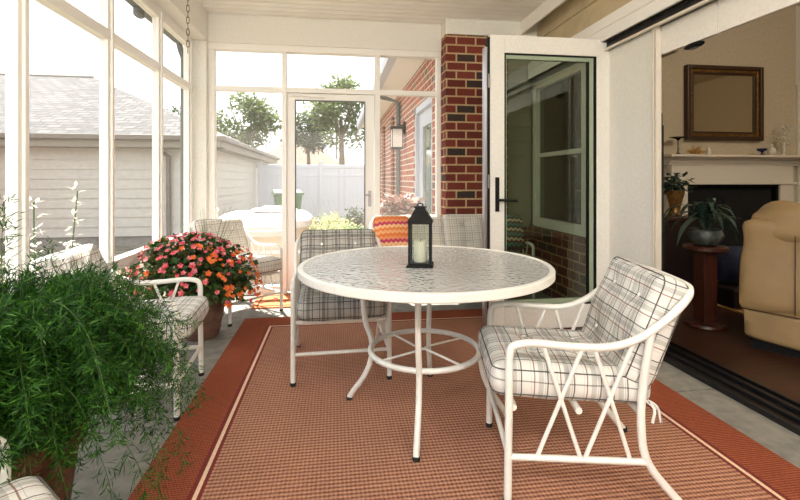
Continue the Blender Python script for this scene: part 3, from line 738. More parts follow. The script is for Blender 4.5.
def dome(k):
    a = rnd.random()*2*PI; e = math.acos(1-1.25*rnd.random()) if rnd.random() < .9 else rnd.random()
    d = Vector((math.cos(a)*math.sin(e), math.sin(a)*math.sin(e), math.cos(e)))
    return Vector((-.07+d.x*.46*k, d.y*.34*k, .37+d.z*.36*k)), d
for k in range(90):
    p, d = dome(.85); st.tube(bez([(d.x*.05, d.y*.05, .30), (p.x*.5, p.y*.5, (p.z+.36)/2+.03), p], 3), .003, 5)
for k in range(2600):
    p, d = dome(rnd.uniform(.45, 1.0)); e = Vector((rnd.gauss(0, 1), rnd.gauss(0, 1), rnd.gauss(0, .5)))+d
    l = rnd.uniform(.03, .06); lv_.leaf(p, e, d+Vector((rnd.gauss(0, .3), rnd.gauss(0, .3), .4)), l, l*.8, .08)
for k in range(480):
    p, d = dome(rnd.uniform(.97, 1.06)); 
    orange = (p.x > .10 and p.z < .62 and rnd.random() < .75) or rnd.random() < .12
    flower(fo_ if orange else fp, p, d+Vector((0, -.3, .2)), rnd.uniform(.014, .026))
st.build('stems', M['fern_stem'], P, smooth=True); o = lv_.build('foliage', M['beg_leaf'], P, fix=False); o['kind'] = 'stuff'
o = fp.build('pink_flowers', M['flower_pink'], P, fix=False); o['kind'] = 'stuff'; o = fo_.build('orange_flowers', M['flower_orange'], P, fix=False); o['kind'] = 'stuff'
g = MB()
for k in range(16):
    a = rnd.random()*2*PI; r = rnd.uniform(.04, .22); h_ = rnd.uniform(.78, .95)
    g.tube(bez([(.02, .02, .35), (.05+r*.4*math.cos(a), r*.3*math.sin(a), .62), (.07+r*math.cos(a), r*math.sin(a), h_)], 5), [.0035*(1-.8*i/10) for i in range(11)], 4)
g.build('grass_spikes', M['fern_stem'], P)

# ------------------------------------------------------------------ outdoors
GZ = -.42
struct(MB().box(-60, 60, -20, 90, GZ-.2, GZ).build('ground', M['ground'])).name = 'ground'
# garage
G = thing('garage', 'pale sided neighbouring garage with hipped shingle roof outside the left screens', 'building', (-9, 16, GZ))
def local(o, par): o.location = tuple(-Vector(par.location)); return o
EX, EY = -2.62, 11.0
o = siding('wall', 'y', 11.4, -20, -2.95, -.18, 2.0, .222, M['siding_g'], G, face=-1, th=.2, lap=.02); local(o, G)
o = siding('wall', 'x', -2.95, 11.4, 21, -.18, 2.0, .222, M['siding_g'], G, face=1, th=.2, lap=.02); local(o, G)
o = MB().box(-20, -2.97, 11.42, 21, GZ, -.16).build('foundation', M['found'], G); local(o, G)
ez = 2.15; rz_ = 4.5; rx = -7.85; ry = 16.2
o = MB().add([(EX, EY, ez), (EX, 21.4, ez), (-21, 21.4, ez), (-21, EY, ez), (rx, ry, rz_), (-16, ry, rz_), (EX, EY, ez-.02), (EX, 21.4, ez-.02), (-21, 21.4, ez-.02), (-21, EY, ez-.02)],
             [(0, 4, 5, 3), (0, 1, 4), (1, 2, 5, 4), (2, 3, 5), (6, 7, 8, 9), (0, 3, 9, 6), (0, 6, 7, 1), (1, 7, 8, 2), (2, 8, 9, 3)]).build('roof', M['shingle'], G); local(o, G)
o = MB().box(-21, EX, EY-.01, EY+.02, ez-.26, ez-.02).box(EX-.02, EX+.01, EY, 21.4, ez-.26, ez-.02).box(-21, EX, EY, 11.45, ez-.28, ez-.25).box(-2.97, EX, EY, 21.4, ez-.28, ez-.25).build('fascia', M['fascia'], G); local(o, G)
o = MB().box(-21, EX+.1, EY-.13, EY-.01, ez-.12, ez+.0).box(EX+.01, EX+.12, EY-.1, 21.4, ez-.12, ez).build('gutter', M['downspout'], G, bevel=.02); local(o, G)
o = MB().tube([(-4.02, 10.95, 2.02), (-4.0, 10.98, 1.85), (-3.86, 11.3, 1.68), (-3.86, 11.33, -.2), (-3.86, 11.33, -.38)], .055, 8).build('downspout', M['downspout'], G); local(o, G)
o = MB().tube([(rx, ry, rz_), (-16, ry, rz_)], .06, 6).build('ridge_cap', M['fascia'], G); local(o, G)
# brick corner far left
bh = thing('brick_outbuilding', 'dark red brick wall at the far left edge beyond the first screen', 'building', (-8.5, 8, GZ))
MB().box(-6, -.02, 0, .5, 0, 2.5).build('wall', M['brick'], bh)
bh.location = (-6.9, 8.6, GZ)
# fence
fe = thing('vinyl_fence', 'white solid vinyl fence closing the far end of the yard', 'fence', (0, 17.5, GZ))
mb = MB(); x = -2.85
for k in range(22): mb.box(x+.004, x+.196, -.02, .02, .15, 2.02); x += .2
mb.build('panel', M['vinyl'], fe)
MB().box(-2.9, 1.6, -.04, .04, 2.0, 2.13).box(-2.9, 1.6, -.04, .04, .08, .2).box(-2.9, 1.6, -.035, .035, 1.7, 1.74).build('rail', M['vinyl'], fe, bevel=.01)
for x in (-2.78, -.53, 1.55): MB().box(x-.065, x+.065, -.065, .065, 0, 2.2).box(x-.085, x+.085, -.085, .085, 2.2, 2.24).build('post', M['vinyl'], fe, bevel=.01)
# bin
bn = thing('wheelie_bin', 'green wheeled bin standing before the white fence', 'bin', (-1.37, 13.6, GZ), .2)
mb = MB(); mb.add([(-.27, -.3, .1), (.27, -.3, .1), (.27, .3, .1), (-.27, .3, .1), (-.38, -.4, 1.15), (.38, -.4, 1.15), (.38, .4, 1.15), (-.38, .4, 1.15)], [(0, 3, 2, 1), (4, 5, 6, 7), (0, 1, 5, 4), (1, 2, 6, 5), (2, 3, 7, 6), (3, 0, 4, 7)])
mb.build('body', M['bin'], bn, bevel=.03)
MB().add([(-.44, -.45, 1.12), (.44, -.45, 1.12), (.44, .48, 1.12), (-.44, .48, 1.12), (-.40, -.4, 1.2), (.40, -.4, 1.2), (.40, .4, 1.27), (-.40, .4, 1.27)], [(0, 3, 2, 1), (4, 5, 6, 7), (0, 1, 5, 4), (1, 2, 6, 5), (2, 3, 7, 6), (3, 0, 4, 7)]).build('lid', M['bin_lid'], bn, bevel=.02)
for s in (-1, 1): MB().tube([(s*.3, .3, .1), (s*.36, .3, .1)], .1, 16).build('wheel', M['black'], bn)
# hot tub
HTX, HTY = -1.10, 7.65
ht = thing('hot_tub', 'covered cream hot tub just outside the screen door', 'hot tub', (HTX, HTY, GZ))
mb = MB(); n = 40
def sq(a, hw, p=5):
    c_, s_ = math.cos(a), math.sin(a); k = (abs(c_)**p+abs(s_)**p)**(-1/p); return (hw*k*c_, hw*k*s_)
def sqstack(levels):
    vs = []; fs = []
    for (hw, z) in levels:
        for j in range(n): x, y = sq(2*PI*j/n, hw); vs.append((x, y, z))
    for i in range(len(levels)-1):
        for j in range(n): fs.append((i*n+j, i*n+(j+1) % n, (i+1)*n+(j+1) % n, (i+1)*n+j))
    fs.append(tuple(reversed(range(n)))); fs.append(tuple((len(levels)-1)*n+j for j in range(n)))
    return MB().add(vs, fs)
sqstack([(.60, 0), (.64, .05), (.66, .80), (.66, .84)]).build('shell_panel', M['tubshell'], ht, smooth=True)
sqstack([(.70, .82), (.72, .84), (.72, .92), (.69, .96), (.60, 1.02)]).build('cover', M['tubcover'], ht, smooth=True)
MB().box(-.66, .66, -.70, -.665, .45, .50).build('trim_band', M['tubcover'], ht)
tw = MB()
for i in range(14):
    for j in range(6):
        pass
g = 16; vs = []; fs = []
for i in range(g+1):
    for j in range(9):
        x = -.38+.72*i/g; y = -.25+.5*j/8; vs.append((x, y, .03+.05*abs(noise.noise(Vector((x*7, y*7, 1))))+.06*math.sin(PI*i/g)))
for i in range(g):
    for j in range(8): fs.append((i*9+j, (i+1)*9+j, (i+1)*9+j+1, i*9+j+1))
tw.add(vs, fs); o = tw.build('towel', M['cloth'], smooth=True, loc=(HTX+.12, HTY+.1, GZ+1.015))
sol = o.modifiers.new('s', 'SOLIDIFY'); sol.thickness = .02; tag(o, 'crumpled patterned towel lying on the hot tub cover', 'towel')
o = MB().box(-.11, .11, -.1, .1, 0, .24).box(-.13, .13, -.12, .12, .2, .25).build('filter_box', M['grey_pl'], loc=(-1.95, 7.3, .42), bevel=.03); 
o.location.z = GZ+.85; 
st_ = thing('pump_post', 'grey box on a post beside the hot tub, left side', 'utility box', (-1.98, 7.6, GZ))
o.parent = st_; o.location = (0, 0, .85); MB().box(-.04, .04, -.04, .04, 0, .86).build('post', M['grey_pl'], st_)
# house wall to the right outside (brick wing)
BW = thing('brick_house_wing', 'sunlit red brick house wing with white door seen right of the screen door', 'building', (1.1, 4.9, GZ))
def bwl(o): o.location = tuple(-Vector(BW.location)); return o
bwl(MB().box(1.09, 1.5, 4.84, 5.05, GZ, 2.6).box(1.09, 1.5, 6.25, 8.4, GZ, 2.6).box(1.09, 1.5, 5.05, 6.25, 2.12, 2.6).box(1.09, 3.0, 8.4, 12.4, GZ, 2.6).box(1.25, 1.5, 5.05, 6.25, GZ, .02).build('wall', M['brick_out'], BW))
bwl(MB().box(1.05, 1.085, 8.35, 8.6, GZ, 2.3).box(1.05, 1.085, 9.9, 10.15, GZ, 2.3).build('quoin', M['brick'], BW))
fr = bwl(MB().box(1.10, 1.2, 5.05, 5.13, 0, 2.12).box(1.10, 1.2, 6.17, 6.25, 0, 2.12).box(1.10, 1.2, 5.05, 6.25, 2.03, 2.12).build('door_casing', M['vinyl'], BW, bevel=.005))
dr = bwl(MB().box(1.15, 1.2, 5.13, 5.38, .02, 2.03).box(1.15, 1.2, 5.92, 6.17, .02, 2.03).box(1.15, 1.2, 5.38, 5.92, 1.83, 2.03).box(1.15, 1.2, 5.38, 5.92, .02, .3).build('door', M['vinyl'], BW, bevel=.005))
bwl(MB().box(1.175, 1.18, 5.38, 5.92, .3, 1.83).build('door_pane', mat('pane_greenish', (120, 130, 110), .05, spec=.9), BW))
o = MB().tube([(1.15, 5.22, 1.0), (1.10, 5.22, 1.0), (1.10, 5.32, 1.0)], .012, 8).build('door_lever', M['silver'], BW, smooth=True); bwl(o)
bwl(MB().box(.70, 1.3, 4.84, 12.8, 2.6, 2.64).build('soffit', M['soffit'], BW))
bwl(MB().prism([(.62, 2.56), (.72, 2.56), (.72, 2.72), (.60, 2.72), (.60, 2.64)], 'y', 4.84, 12.8).build('gutter', M['vinyl'], BW))
bwl(MB().add([(.64, 4.84, 2.72), (.64, 12.8, 2.72), (4, 12.8, 4.4), (4, 4.84, 4.4), (4, 4.84, 2.64), (4, 12.8, 2.64), (.7, 4.84, 2.66), (.7, 12.8, 2.66)], [(0, 1, 2, 3), (3, 4, 6, 0), (1, 7, 5, 2), (4, 5, 7, 6)]).build('roof', M['roof_far'], BW))
bwl(MB().tube([(.72, 7.5, 2.58), (.78, 7.5, 2.50), (1.04, 7.5, 2.42), (1.04, 7.5, GZ+.05)], .04, 8).build('downspout', M['gutterdark'], BW))
wl = thing('wall_lantern', 'black framed wall lantern with milky glass on the sunlit brick', 'lamp', (1.085, 7.05, 1.78))
MB().box(-.03, 0, -.06, .06, .06, .26).tube([(-.02, 0, .2), (-.12, 0, .22)], .012, 8).build('bracket', M['black'], wl)
MB().box(-.21, -.05, -.08, .08, -.14, .14).build('glass_body', mat('milky_glass', (232, 230, 224), .3), wl)
mb = MB().box(-.23, -.03, -.10, .10, .14, .18).box(-.22, -.04, -.09, .09, -.17, -.14)
for x in (-.215, -.055):
    for y in (-.085, .075): mb.box(x, x+.01, y, y+.01, -.14, .14)
mb.build('cage', M['black'], wl)
# distant houses
def far_house(px, D, w, zb, zt, label, nm='distant_house'):
    p = cam_ray(px, D); t = thing(nm, label, 'building', (p.x, p.y, GZ), 0, 'houses beyond the fence')
    MB().box(-w/2, w/2, 0, 9, 0, zb-GZ).build('wall', M['wall_far'], t)
    a, b = zb-GZ, zt-GZ
    MB().add([(-w/2-.5, -.5, a), (w/2+.5, -.5, a), (w/2+.5, 9.5, a), (-w/2-.5, 9.5, a), (0, 3.5, b), (0, 6, b)], [(0, 1, 4), (1, 2, 5, 4), (2, 3, 5), (3, 0, 4, 5), (0, 3, 2, 1)]).build('roof', M['roof_far'], t)
far_house(296, 36, 6.5, 2.2, 5.2, 'pale house with pointed hip roof beyond the fence, left of the door view')
far_house(345, 60, 8, 2.2, 4.6, 'pale low roofed house beyond the fence at the middle of the door view')
far_house(262, 62, 7, 2.3, 5.2, 'tan roofed house partly hidden behind the garage roof edge')
# trees
def tree(px, D, z0, z1, r, mtl, label, seed, n=2600, leaf=.3, trunk=True):
    rn = random.Random(seed); p = cam_ray(px, D); t = thing('tree', label, 'tree', (p.x, p.y, GZ), 0, 'background trees')
    mb = MB(); hc = (z0+z1)/2-GZ; hz = (z1-z0)/2
    for k in range(16):
        a = rn.random()*2*PI; e = rn.uniform(-.8, 1); rr = (1-e*e)**.5*.72 if abs(e) < 1 else 0
        c = (math.cos(a)*rr*r*rn.uniform(.5, 1), math.sin(a)*rr*r*rn.uniform(.5, 1), hc+e*hz*.72)
        s = rn.uniform(.32, .5); grow_leaves(mb, c, (r*s, r*s, hz*s*.8), n//16, leaf, rn, .3)
    o = mb.build('crown', M[mtl], t, fix=False); o['kind'] = 'stuff'
    tb_ = MB().tube([(0, 0, 0), (.05, 0, hc*.5), (0, .1, hc)], [r*.09, r*.07, r*.04], 8)
    for k in range(6):
        a = k*1.05; tb_.tube([(0, 0, hc*.75), (math.cos(a)*r*.5, math.sin(a)*r*.5, hc+hz*.4)], [r*.03, r*.012], 6)
    tb_.build('trunk', M['bark'], t)
tree(246, 27, 1.8, 6.4, 2.2, 'tree', 'bright green tree rising behind the garage eave', 1)
tree(341, 24, 2.4, 6.6, 2.1, 'tree', 'round green tree beyond the fence at the right of the screen door view', 2)
tree(308, 34, 2.2, 6.4, 2.2, 'tree_dark', 'smaller darker tree beyond the fence near the door edge', 3)
tree(146, 50, 5.0, 10.4, 2.6, 'tree_dark', 'treetop showing over the garage roof near the third mullion', 4, 1400)
tree(178, 46, 4.2, 8.6, 2.4, 'tree_dark', 'treetop showing over the garage hip by the corner', 5, 1400)
tree(127, 56, 6, 10.8, 1.6, 'tree_dark', 'small treetop just past the garage roof ridge end', 6, 800)
tree(215, 40, 3, 7.2, 1.8, 'tree_dark', 'dull tree behind the garage seen at the back left screen edge', 8, 1200)
tree(336, 75, 11, 16.0, 1.8, 'tree', 'tall thin treetop above the screen door head', 9, 500)
# shrubs
def shrub(p, r, mtl, label, seed, n=900, leaf=.06, extra=None, cat='shrub', grp='shrubs outside the screens'):
    rn = random.Random(seed); t = thing('shrub', label, cat, (p[0], p[1], GZ), 0, grp)
    mb = MB()
    for k in range(5):
        a = rn.random()*2*PI; grow_leaves(mb, (math.cos(a)*r[0]*.45, math.sin(a)*r[1]*.45, r[2]*rn.uniform(.8, 1.1)), (r[0]*.6, r[1]*.6, r[2]*.85), n//5, leaf, rn, .2)
    o = mb.build('foliage', M[mtl], t, fix=False); o['kind'] = 'stuff'
    st = MB()
    for k in range(9):
        a = rn.random()*2*PI; st.tube([(0, 0, 0), (math.cos(a)*r[0]*.5, math.sin(a)*r[1]*.5, r[2]*1.3)], [.012, .004], 5)
    st.build('stems', M['bark'], t)
    if extra:
        mb = MB(); grow_leaves(mb, (0, 0, r[2]*1.1), (r[0], r[1], r[2]*.95), extra, .05, rn, .8); o = mb.build('blossom', M['white_bloom'], t, fix=False); o['kind'] = 'stuff'
for i, (px, D, rr, mt, lb) in enumerate(((305, 9.5, .35, 'shrub', 'pale yellow green shrub at the left foot of the fence view'), (327, 11.0, .42, 'shrub', 'pale mounded shrub in the middle before the fence'), (342, 9.2, .40, 'shrub', 'pale leafy shrub before the fence near the brick wall'), (360, 8.0, .33, 'shrub_green', 'green shrub beside the door handle side of the screen door'), (356, 13.0, .5, 'tree_dark', 'dull grey green shrub close to the fence right end'), (386, 6.4, .33, 'shrub_green', 'bright green fern like shrub against the sunlit brick'))):
    p = cam_ray(px, D); shrub(p, (rr*1.1, rr, .42 if i < 5 else .6), mt, lb, 20+i, 1300, .07)
for i, (x, y, rr, hz, mt, ex, lb) in enumerate(((-1.88, 4.12, .33, .44, 'shrub', 160, 'cream flowering shrub below the left screens by the begonia pot'), (-2.2, 2.3, .45, .42, 'shrub', 260, 'white flowering shrub outside the left screens behind the fern'), (-2.0, 1.4, .4, .45, 'shrub_green', 0, 'yellow green shrub at the far left behind the fern'))):
    shrub((x, y), (rr, rr, hz), mt, lb, 40+i, 1500, .05, ex)
# tall white blossom sprays
rn = random.Random(77); t = thing('blossom_shrub', 'tall white blossom sprays rising outside the left screens', 'shrub', (-1.92, 3.3, GZ))
st = MB(); bl = MB()
for k in range(9):
    x = rn.uniform(-.35, .35); y = rn.uniform(-.3, .3); h_ = rn.uniform(1.0, 1.5)
    pth = bez([(x*.3, y*.3, 0), (x*.7, y*.7, h_*.5), (x, y, h_)], 8); st.tube(pth, .005, 5)
    for q in pth[7:]:
        for w in range(7): bl.leaf(q+Vector((rn.gauss(0, .015), rn.gauss(0, .015), rn.gauss(0, .02))), (rn.gauss(0, 1), rn.gauss(0, 1), rn.gauss(0, .5)), (0, 0, 1), .05, .024)
st.build('stems', M['fern_stem'], t); o = bl.build('blossom', M['white_bloom'], t, fix=False); o['kind'] = 'stuff'
# planter behind the loveseat
rn = random.Random(5); t = thing('foliage_plant', 'silvery red leaved plant outside the screen behind the loveseat', 'plant', (.72, 5.10, GZ))
mb = MB(); grow_leaves(mb, (0, 0, 1.24), (.28, .16, .14), 420, .10, rn, .2); o = mb.build('foliage', M['leaf_silver'], t, fix=False); o['kind'] = 'stuff'
mb = MB()
for k in range(14):
    a = rn.random()*2*PI; mb.tube([(0, 0, .7), (math.cos(a)*.2, math.sin(a)*.1, 1.25)], .006, 5)
mb.build('stems', M['bark'], t)
MB().lathe([(.16, 0), (.18, .4), (.2, .78), (.21, .8), (.19, .8), (.18, .74)], 24).build('pot', M['grey_pl'], t, smooth=True)
# porch roof gutter outside left
o = thing('porch_gutter', 'dark gutter and downspout outside the upper left screens', 'gutter', (-1.6, 2, 2.4))
def ol(x): x.location = (1.6, -2, -2.4); return x
ol(MB().box(-1.52, -1.43, -2, 4.6, 2.43, 2.50).build('gutter_trough', M['gutterdark'], o, bevel=.02))
ol(MB().tube([(-1.47, 4.56, 2.46), (-1.45, 4.57, 2.36), (-1.435, 4.60, 2.30), (-1.435, 4.60, 1.9), (-1.435, 4.60, -.35)], .028, 8).build('downspout', M['gutterdark'], o))
ol(MB().box(-1.50, -1.44, 3.64, 3.74, 2.36, 2.44).build('hanger', M['gutterdark'], o, bevel=.02))

# ------------------------------------------------------------------ inside the house
struct(MB().box(2.28, 8.5, -2.0, 8.5, -.08, .02).build('floor_inside', M['wood_floor']))
struct(MB().box(2.2, 8.5, -2.0, 8.5, 3.4, 3.5).build('ceiling_inside', M['int_ceiling']))
struct(MB().box(2.2, 5.90, 5.10, 5.3, 0, 3.4).build('wall_inside_fireplace', M['int_wall']))
struct(MB().box(8.5, 8.6, -2.0, 8.5, 0, 3.4).build('wall_inside_right', M['int_wall']))
struct(MB().box(2.2, 8.6, 8.5, 8.6, 0, 3.4).build('wall_inside_back', M['int_wall']))
struct(MB().box(2.2, 8.6, -2.1, -2.0, 0, 3.4).build('wall_inside_front', M['int_wall']))
struct(MB().box(2.2, 2.3, 3.26, 5.1, 0, 3.4).box(2.2, 2.3, -2, 2.66, 2.16, 3.4).build('wall_inside_left', M['int_wall']))
struct(MB().box(5.88, 5.93, 5.06, 5.34, 0, 2.35).box(5.93, 8.5, 5.14, 5.25, 2.33, 3.4).build('trim_14', M['int_white']))
FW = 5.10
fp_ = thing('fireplace_mantel', 'off-white painted fireplace surround with shelf below the gilt mirror', 'fireplace', (4.87, FW, .02))
def fl_(x): x.location = (-4.87, -FW, -.02); return x
for a_, b_ in ((4.03, 4.24), (5.53, 5.72)): fl_(MB().box(a_, b_, FW-.13, FW, .02, 1.075).build('pilaster', M['int_white'], fp_, bevel=.006))
fl_(MB().box(4.03, 5.72, FW-.12, FW, 1.10, 1.31).box(4.00, 5.75, FW-.15, FW, 1.075, 1.10).build('frieze', M['int_white'], fp_, bevel=.004))
fl_(MB().prism([(FW, 1.31), (FW-.13, 1.31), (FW-.14, 1.335), (FW-.155, 1.34), (FW-.17, 1.37), (FW-.20, 1.385), (FW-.20, 1.405), (FW, 1.405)], 'x', 3.98, 5.78).build('crown_moulding', M['int_white'], fp_))
fl_(MB().box(3.92, 5.93, FW-.26, FW, 1.405, 1.435).build('shelf', M['int_white'], fp_, bevel=.006))
fl_(MB().box(4.24, 5.53, FW-.03, FW-.005, .02, 1.075).build('firebox', M['firebox'], fp_))
fl_(MB().box(4.24, 4.27, FW-.10, FW-.03, .02, 1.075).box(5.50, 5.53, FW-.10, FW-.03, .02, 1.075).box(4.24, 5.53, FW-.1, FW-.03, 1.05, 1.075).build('slate_slip', M['black'], fp_))
mi = thing('wall_mirror', 'large rectangular mirror in a dark gilt frame over the mantel', 'mirror', (4.82, FW, 1.6))
def ml(x): x.location = (-4.82, -FW, -1.6); return x
mx0, mx1, mz0, mz1 = 4.29, 5.36, 1.625, 2.555
def frame(a, b, y0, y1):
    return MB().box(mx0+a, mx0+b, y0, y1, mz0+a, mz1-a).box(mx1-b, mx1-a, y0, y1, mz0+a, mz1-a).box(mx0+b, mx1-b, y0, y1, mz1-b, mz1-a).box(mx0+b, mx1-b, y0, y1, mz0+a, mz0+b)
ml(frame(0, .05, FW-.07, FW).build('outer_frame', M['gold_dark'], mi, bevel=.01)); ml(frame(.05, .085, FW-.05, FW).build('gilt_band', M['gold'], mi, bevel=.006)); ml(frame(.085, .11, FW-.035, FW).build('inner_frame', M['gold_dark'], mi, bevel=.004))
ml(MB().box(mx0+.1, mx1-.1, FW-.02, FW-.01, mz0+.1, mz1-.1).build('mirror_glass', M['mirror'], mi))
MZ = 1.435
t = thing('candlestick', 'slim stand with a dark flower shaped cup at the mantel left end', 'candlestick', (4.09, 4.95, MZ))
MB().lathe([(.035, 0), (.03, .01), (.008, .03), (.012, .07), (.006, .1), (.012, .14), (.006, .19)], 16).build('stem', M['hinge'], t, smooth=True)
mb = MB()
for k in range(8):
    a = k*PI/4; d = Vector((math.cos(a), math.sin(a), .25)); mb.leaf((0, 0, .185), d, (0, 0, 1), .11, .06, .15)
mb.lathe([(.01, .17), (.035, .2), (.04, .215)], 12); mb.build('flower_cup', M['black'], t)
t = thing('dried_arrangement', 'gold dried coral like arrangement on the left of the mantel', 'ornament', (4.33, 4.94, MZ)); rn = random.Random(8)
mb = MB()
for k in range(70):
    a = rn.random()*2*PI; e = rn.random()**.6*1.3; l = rn.uniform(.07, .13); d = Vector((math.cos(a)*math.sin(e)*1.2, math.sin(a)*math.sin(e)*.6, abs(math.cos(e))))
    mb.tube([(0, 0, .01), d*l*.6, d*l+Vector((rn.gauss(0, .01), 0, 0))], [.006, .005, .003], 5)
mb.build('coral_branches', M['coral'], t); MB().ell((0, 0, .012), (.06, .05, .012), 16, 6).build('base', M['coral'], t, smooth=True)
t = thing('small_vase', 'small clear glass bottle right of the dried arrangement', 'vase', (4.50, 4.95, MZ)); MB().lathe([(.02, 0), (.03, .01), (.03, .06), (.012, .08), (.012, .1)], 16).build('body', M['crystal'], t, smooth=True)
t = thing('footed_bowl', 'small cobalt footed bowl on the mantel right half', 'bowl', (5.24, 4.95, MZ)); MB().lathe([(.03, 0), (.028, .008), (.01, .02), (.01, .04), (.05, .06), (.055, .085), (.05, .085), (.02, .06)], 20).build('body', M['blueg'], t, smooth=True)
t = thing('glass_jar', 'round pale glass jar beside the cobalt bowl', 'jar', (5.38, 4.95, MZ)); MB().lathe([(.025, 0), (.045, .02), (.05, .05), (.04, .08), (.02, .1), (.02, .12)], 20).build('body', M['crystal'], t, smooth=True)
MB().lathe([(.022, .12), (.016, .135), (.004, .145)], 16).build('lid', M['crystal'], t, smooth=True)
t = thing('tall_glass_vase', 'tall crystal vase of pale blossoms at the mantel right end', 'vase', (5.55, 4.95, MZ)); MB().lathe([(.035, 0), (.03, .01), (.01, .03), (.02, .06), (.025, .14), (.03, .16)], 16).build('body', M['crystal'], t, smooth=True)
mb = MB(); rn = random.Random(4)
for k in range(60):
    mb.ell((rn.gauss(0, .035), rn.gauss(0, .03), rn.uniform(.14, .38)), (.011, .011, .011), 6, 4)
mb.build('blossom', M['crystal'], t, smooth=True)
# pedestal with planter
pd = thing('pedestal', 'round topped red brown wooden pedestal stand inside the doorway', 'pedestal', (2.79, 3.10, .02))
MB().lathe([(.13, 0), (.14, .01), (.135, .03), (.08, .045)], 32).build('base', M['table_wood'], pd, smooth=True)
MB().box(-.055, .055, -.055, .055, .04, .57).build('column', M['table_wood'], pd, bevel=.006)
MB().lathe([(.06, .565), (.14, .575), (.15, .585), (.15, .605), (.14, .612)], 32).build('top', M['table_wood'], pd, smooth=True)
pl = thing('potted_houseplant', 'long leaved dark houseplant in a glazed bowl on the pedestal', 'plant', (2.79, 3.10, .635))
MB().lathe([(.07, 0), (.085, .012), (.115, .05), (.12, .08), (.105, .115), (.11, .125), (.10, .125), (.09, .11)], 32).build('bowl', M['bowl'], pl, smooth=True)
mb = MB(); rn = random.Random(12)
for k in range(46):
    a = rn.random()*2*PI; l = rn.uniform(.2, .38); e = rn.uniform(.2, 1.35)
    pts = bez([(0, 0, .11), (math.cos(a)*l*.4*math.sin(e), math.sin(a)*l*.4*math.sin(e), .12+l*.45*math.cos(e)+.05), (math.cos(a)*l*math.sin(e), math.sin(a)*l*math.sin(e), .12+l*.7*math.cos(e)-.03*e), (math.cos(a)*l*1.3*math.sin(e), math.sin(a)*l*1.3*math.sin(e), .10+l*.7*math.cos(e)-.12*e)], 4)
    w = rn.uniform(.012, .022); side = Vector((-math.sin(a), math.cos(a), 0)); vs = []; fs = []
    for i, p in enumerate(pts):
        ww = w*math.sin(PI*(.12+.88*i/(len(pts)-1)))+.001; vs += [p-side*ww, p+side*ww]
    for i in range(len(pts)-1): fs.append((2*i, 2*i+1, 2*i+3, 2*i+2))
    mb.add(vs, fs)
mb.build('leaves', M['leaf_dark'], pl, fix=False)
# console with vase
cs = thing('console_table', 'dark console table behind the jamb with a reddish top edge', 'table', (3.02, 3.9, .02))
MB().box(-.40, .28, -.18, .18, .74, .77).build('top', M['table_wood'], cs, bevel=.005)
MB().box(-.38, .26, -.16, .16, .60, .74).build('apron', M['dark_wood'], cs)
MB().box(-.38, .26, -.16, .16, .08, .60).build('cabinet_body', M['dark_wood'], cs)
for x in (-.36, .24):
    for y in (-.14, .14): MB().box(x-.02, x+.02, y-.02, y+.02, 0, .08).build('leg', M['dark_wood'], cs)
vv = thing('brass_vase', 'brass vase with leafy stems on the console table', 'vase', (3.19, 3.9, .79))
MB().lathe([(.05, 0), (.06, .02), (.045, .06), (.05, .10), (.075, .20), (.08, .24), (.07, .24)], 24).build('body', M['gold'], vv, smooth=True)
mb = MB(); rn = random.Random(15); grow_leaves(mb, (0, 0, .30), (.20, .14, .09), 90, .09, rn, .1); mb.build('leaves', M['leaf_dark'], vv, fix=False)
sp = thing('floor_speaker', 'tall narrow black speaker just inside the door jamb', 'speaker', (2.62, 3.5, .02))
sp.location = (2.325, 3.05, .02)
MB().box(-.09, -.0, -.1, .1, .03, 1.60).build('cabinet', M['black'], sp, bevel=.02); MB().box(-.11, .02, -.12, .12, 0, .03).build('foot', M['black'], sp)
MB().box(-.08, -.01, -.112, -.1, .25, 1.5).build('grille', M['rubber'], sp)
# recliner sofa (back towards the porch)
sf = thing('recliner', 'tan leather recliner with its back turned to the porch', 'recliner', (3.22, 2.40, .02), math.radians(-12))
def rbox(hx, hy, hz, r, c, nm, m, bul=.0, seed=0, rot=None, n=14):
    vs = []; fs = []; idx = {}
    hs = (hx, hy, hz)
    def V(a, b, c_):
        k = (round(a, 4), round(b, 4), round(c_, 4))
        if k in idx: return idx[k]
        p = Vector((a*hx, b*hy, c_*hz)); q = Vector(tuple(max(-(hs[i]-r), min(hs[i]-r, p[i])) for i in range(3))); d = p-q
        o = q+(d.normalized()*r if d.length > 1e-9 else d)
        nz = noise.noise(Vector((o.x*4+seed, o.y*4, o.z*4)))*bul; o += Vector((nz*a, nz*b, nz*c_)); idx[k] = len(vs); vs.append(tuple(o)); return idx[k]
    def face(fn):
        for i in range(n):
            for j in range(n):
                a0, a1, b0, b1 = -1+2*i/n, -1+2*(i+1)/n, -1+2*j/n, -1+2*(j+1)/n
                fs.append((V(*fn(a0, b0)), V(*fn(a1, b0)), V(*fn(a1, b1)), V(*fn(a0, b1))))
    for s in (1, -1): face(lambda a, b: (a, b, s)); face(lambda a, b: (a, s, b)); face(lambda a, b: (s, a, b))
    o = MB().add(vs, fs).build(nm, m, sf, smooth=True, loc=c, rot=rot)
    for p in o.data.polygons: p.use_smooth = True
    return o
sf.location = (2.89, 2.33, .02); sf.rotation_euler = (0, 0, math.radians(-59))
rbox(.41, .13, .11, .035, (0, .12, .17), 'lower_back', M['leather'], .02, 1)
rbox(.42, .13, .30, .05, (0, .12, .55), 'backrest', M['leather'], .03, 2)
rbox(.40, .15, .11, .07, (0, .15, .835), 'head_pillow', M['leather'], .05, 3)
rbox(.09, .34, .20, .07, (-.36, .52, .36), 'arm', M['leather'], .03, 4); rbox(.09, .34, .20, .07, (.36, .52, .36), 'arm', M['leather'], .03, 5)
rbox(.27, .32, .14, .05, (0, .53, .30), 'seat', M['leather'], .03, 6)
rbox(.27, .05, .16, .03, (0, .90, .22), 'footrest', M['leather'], .02, 7)
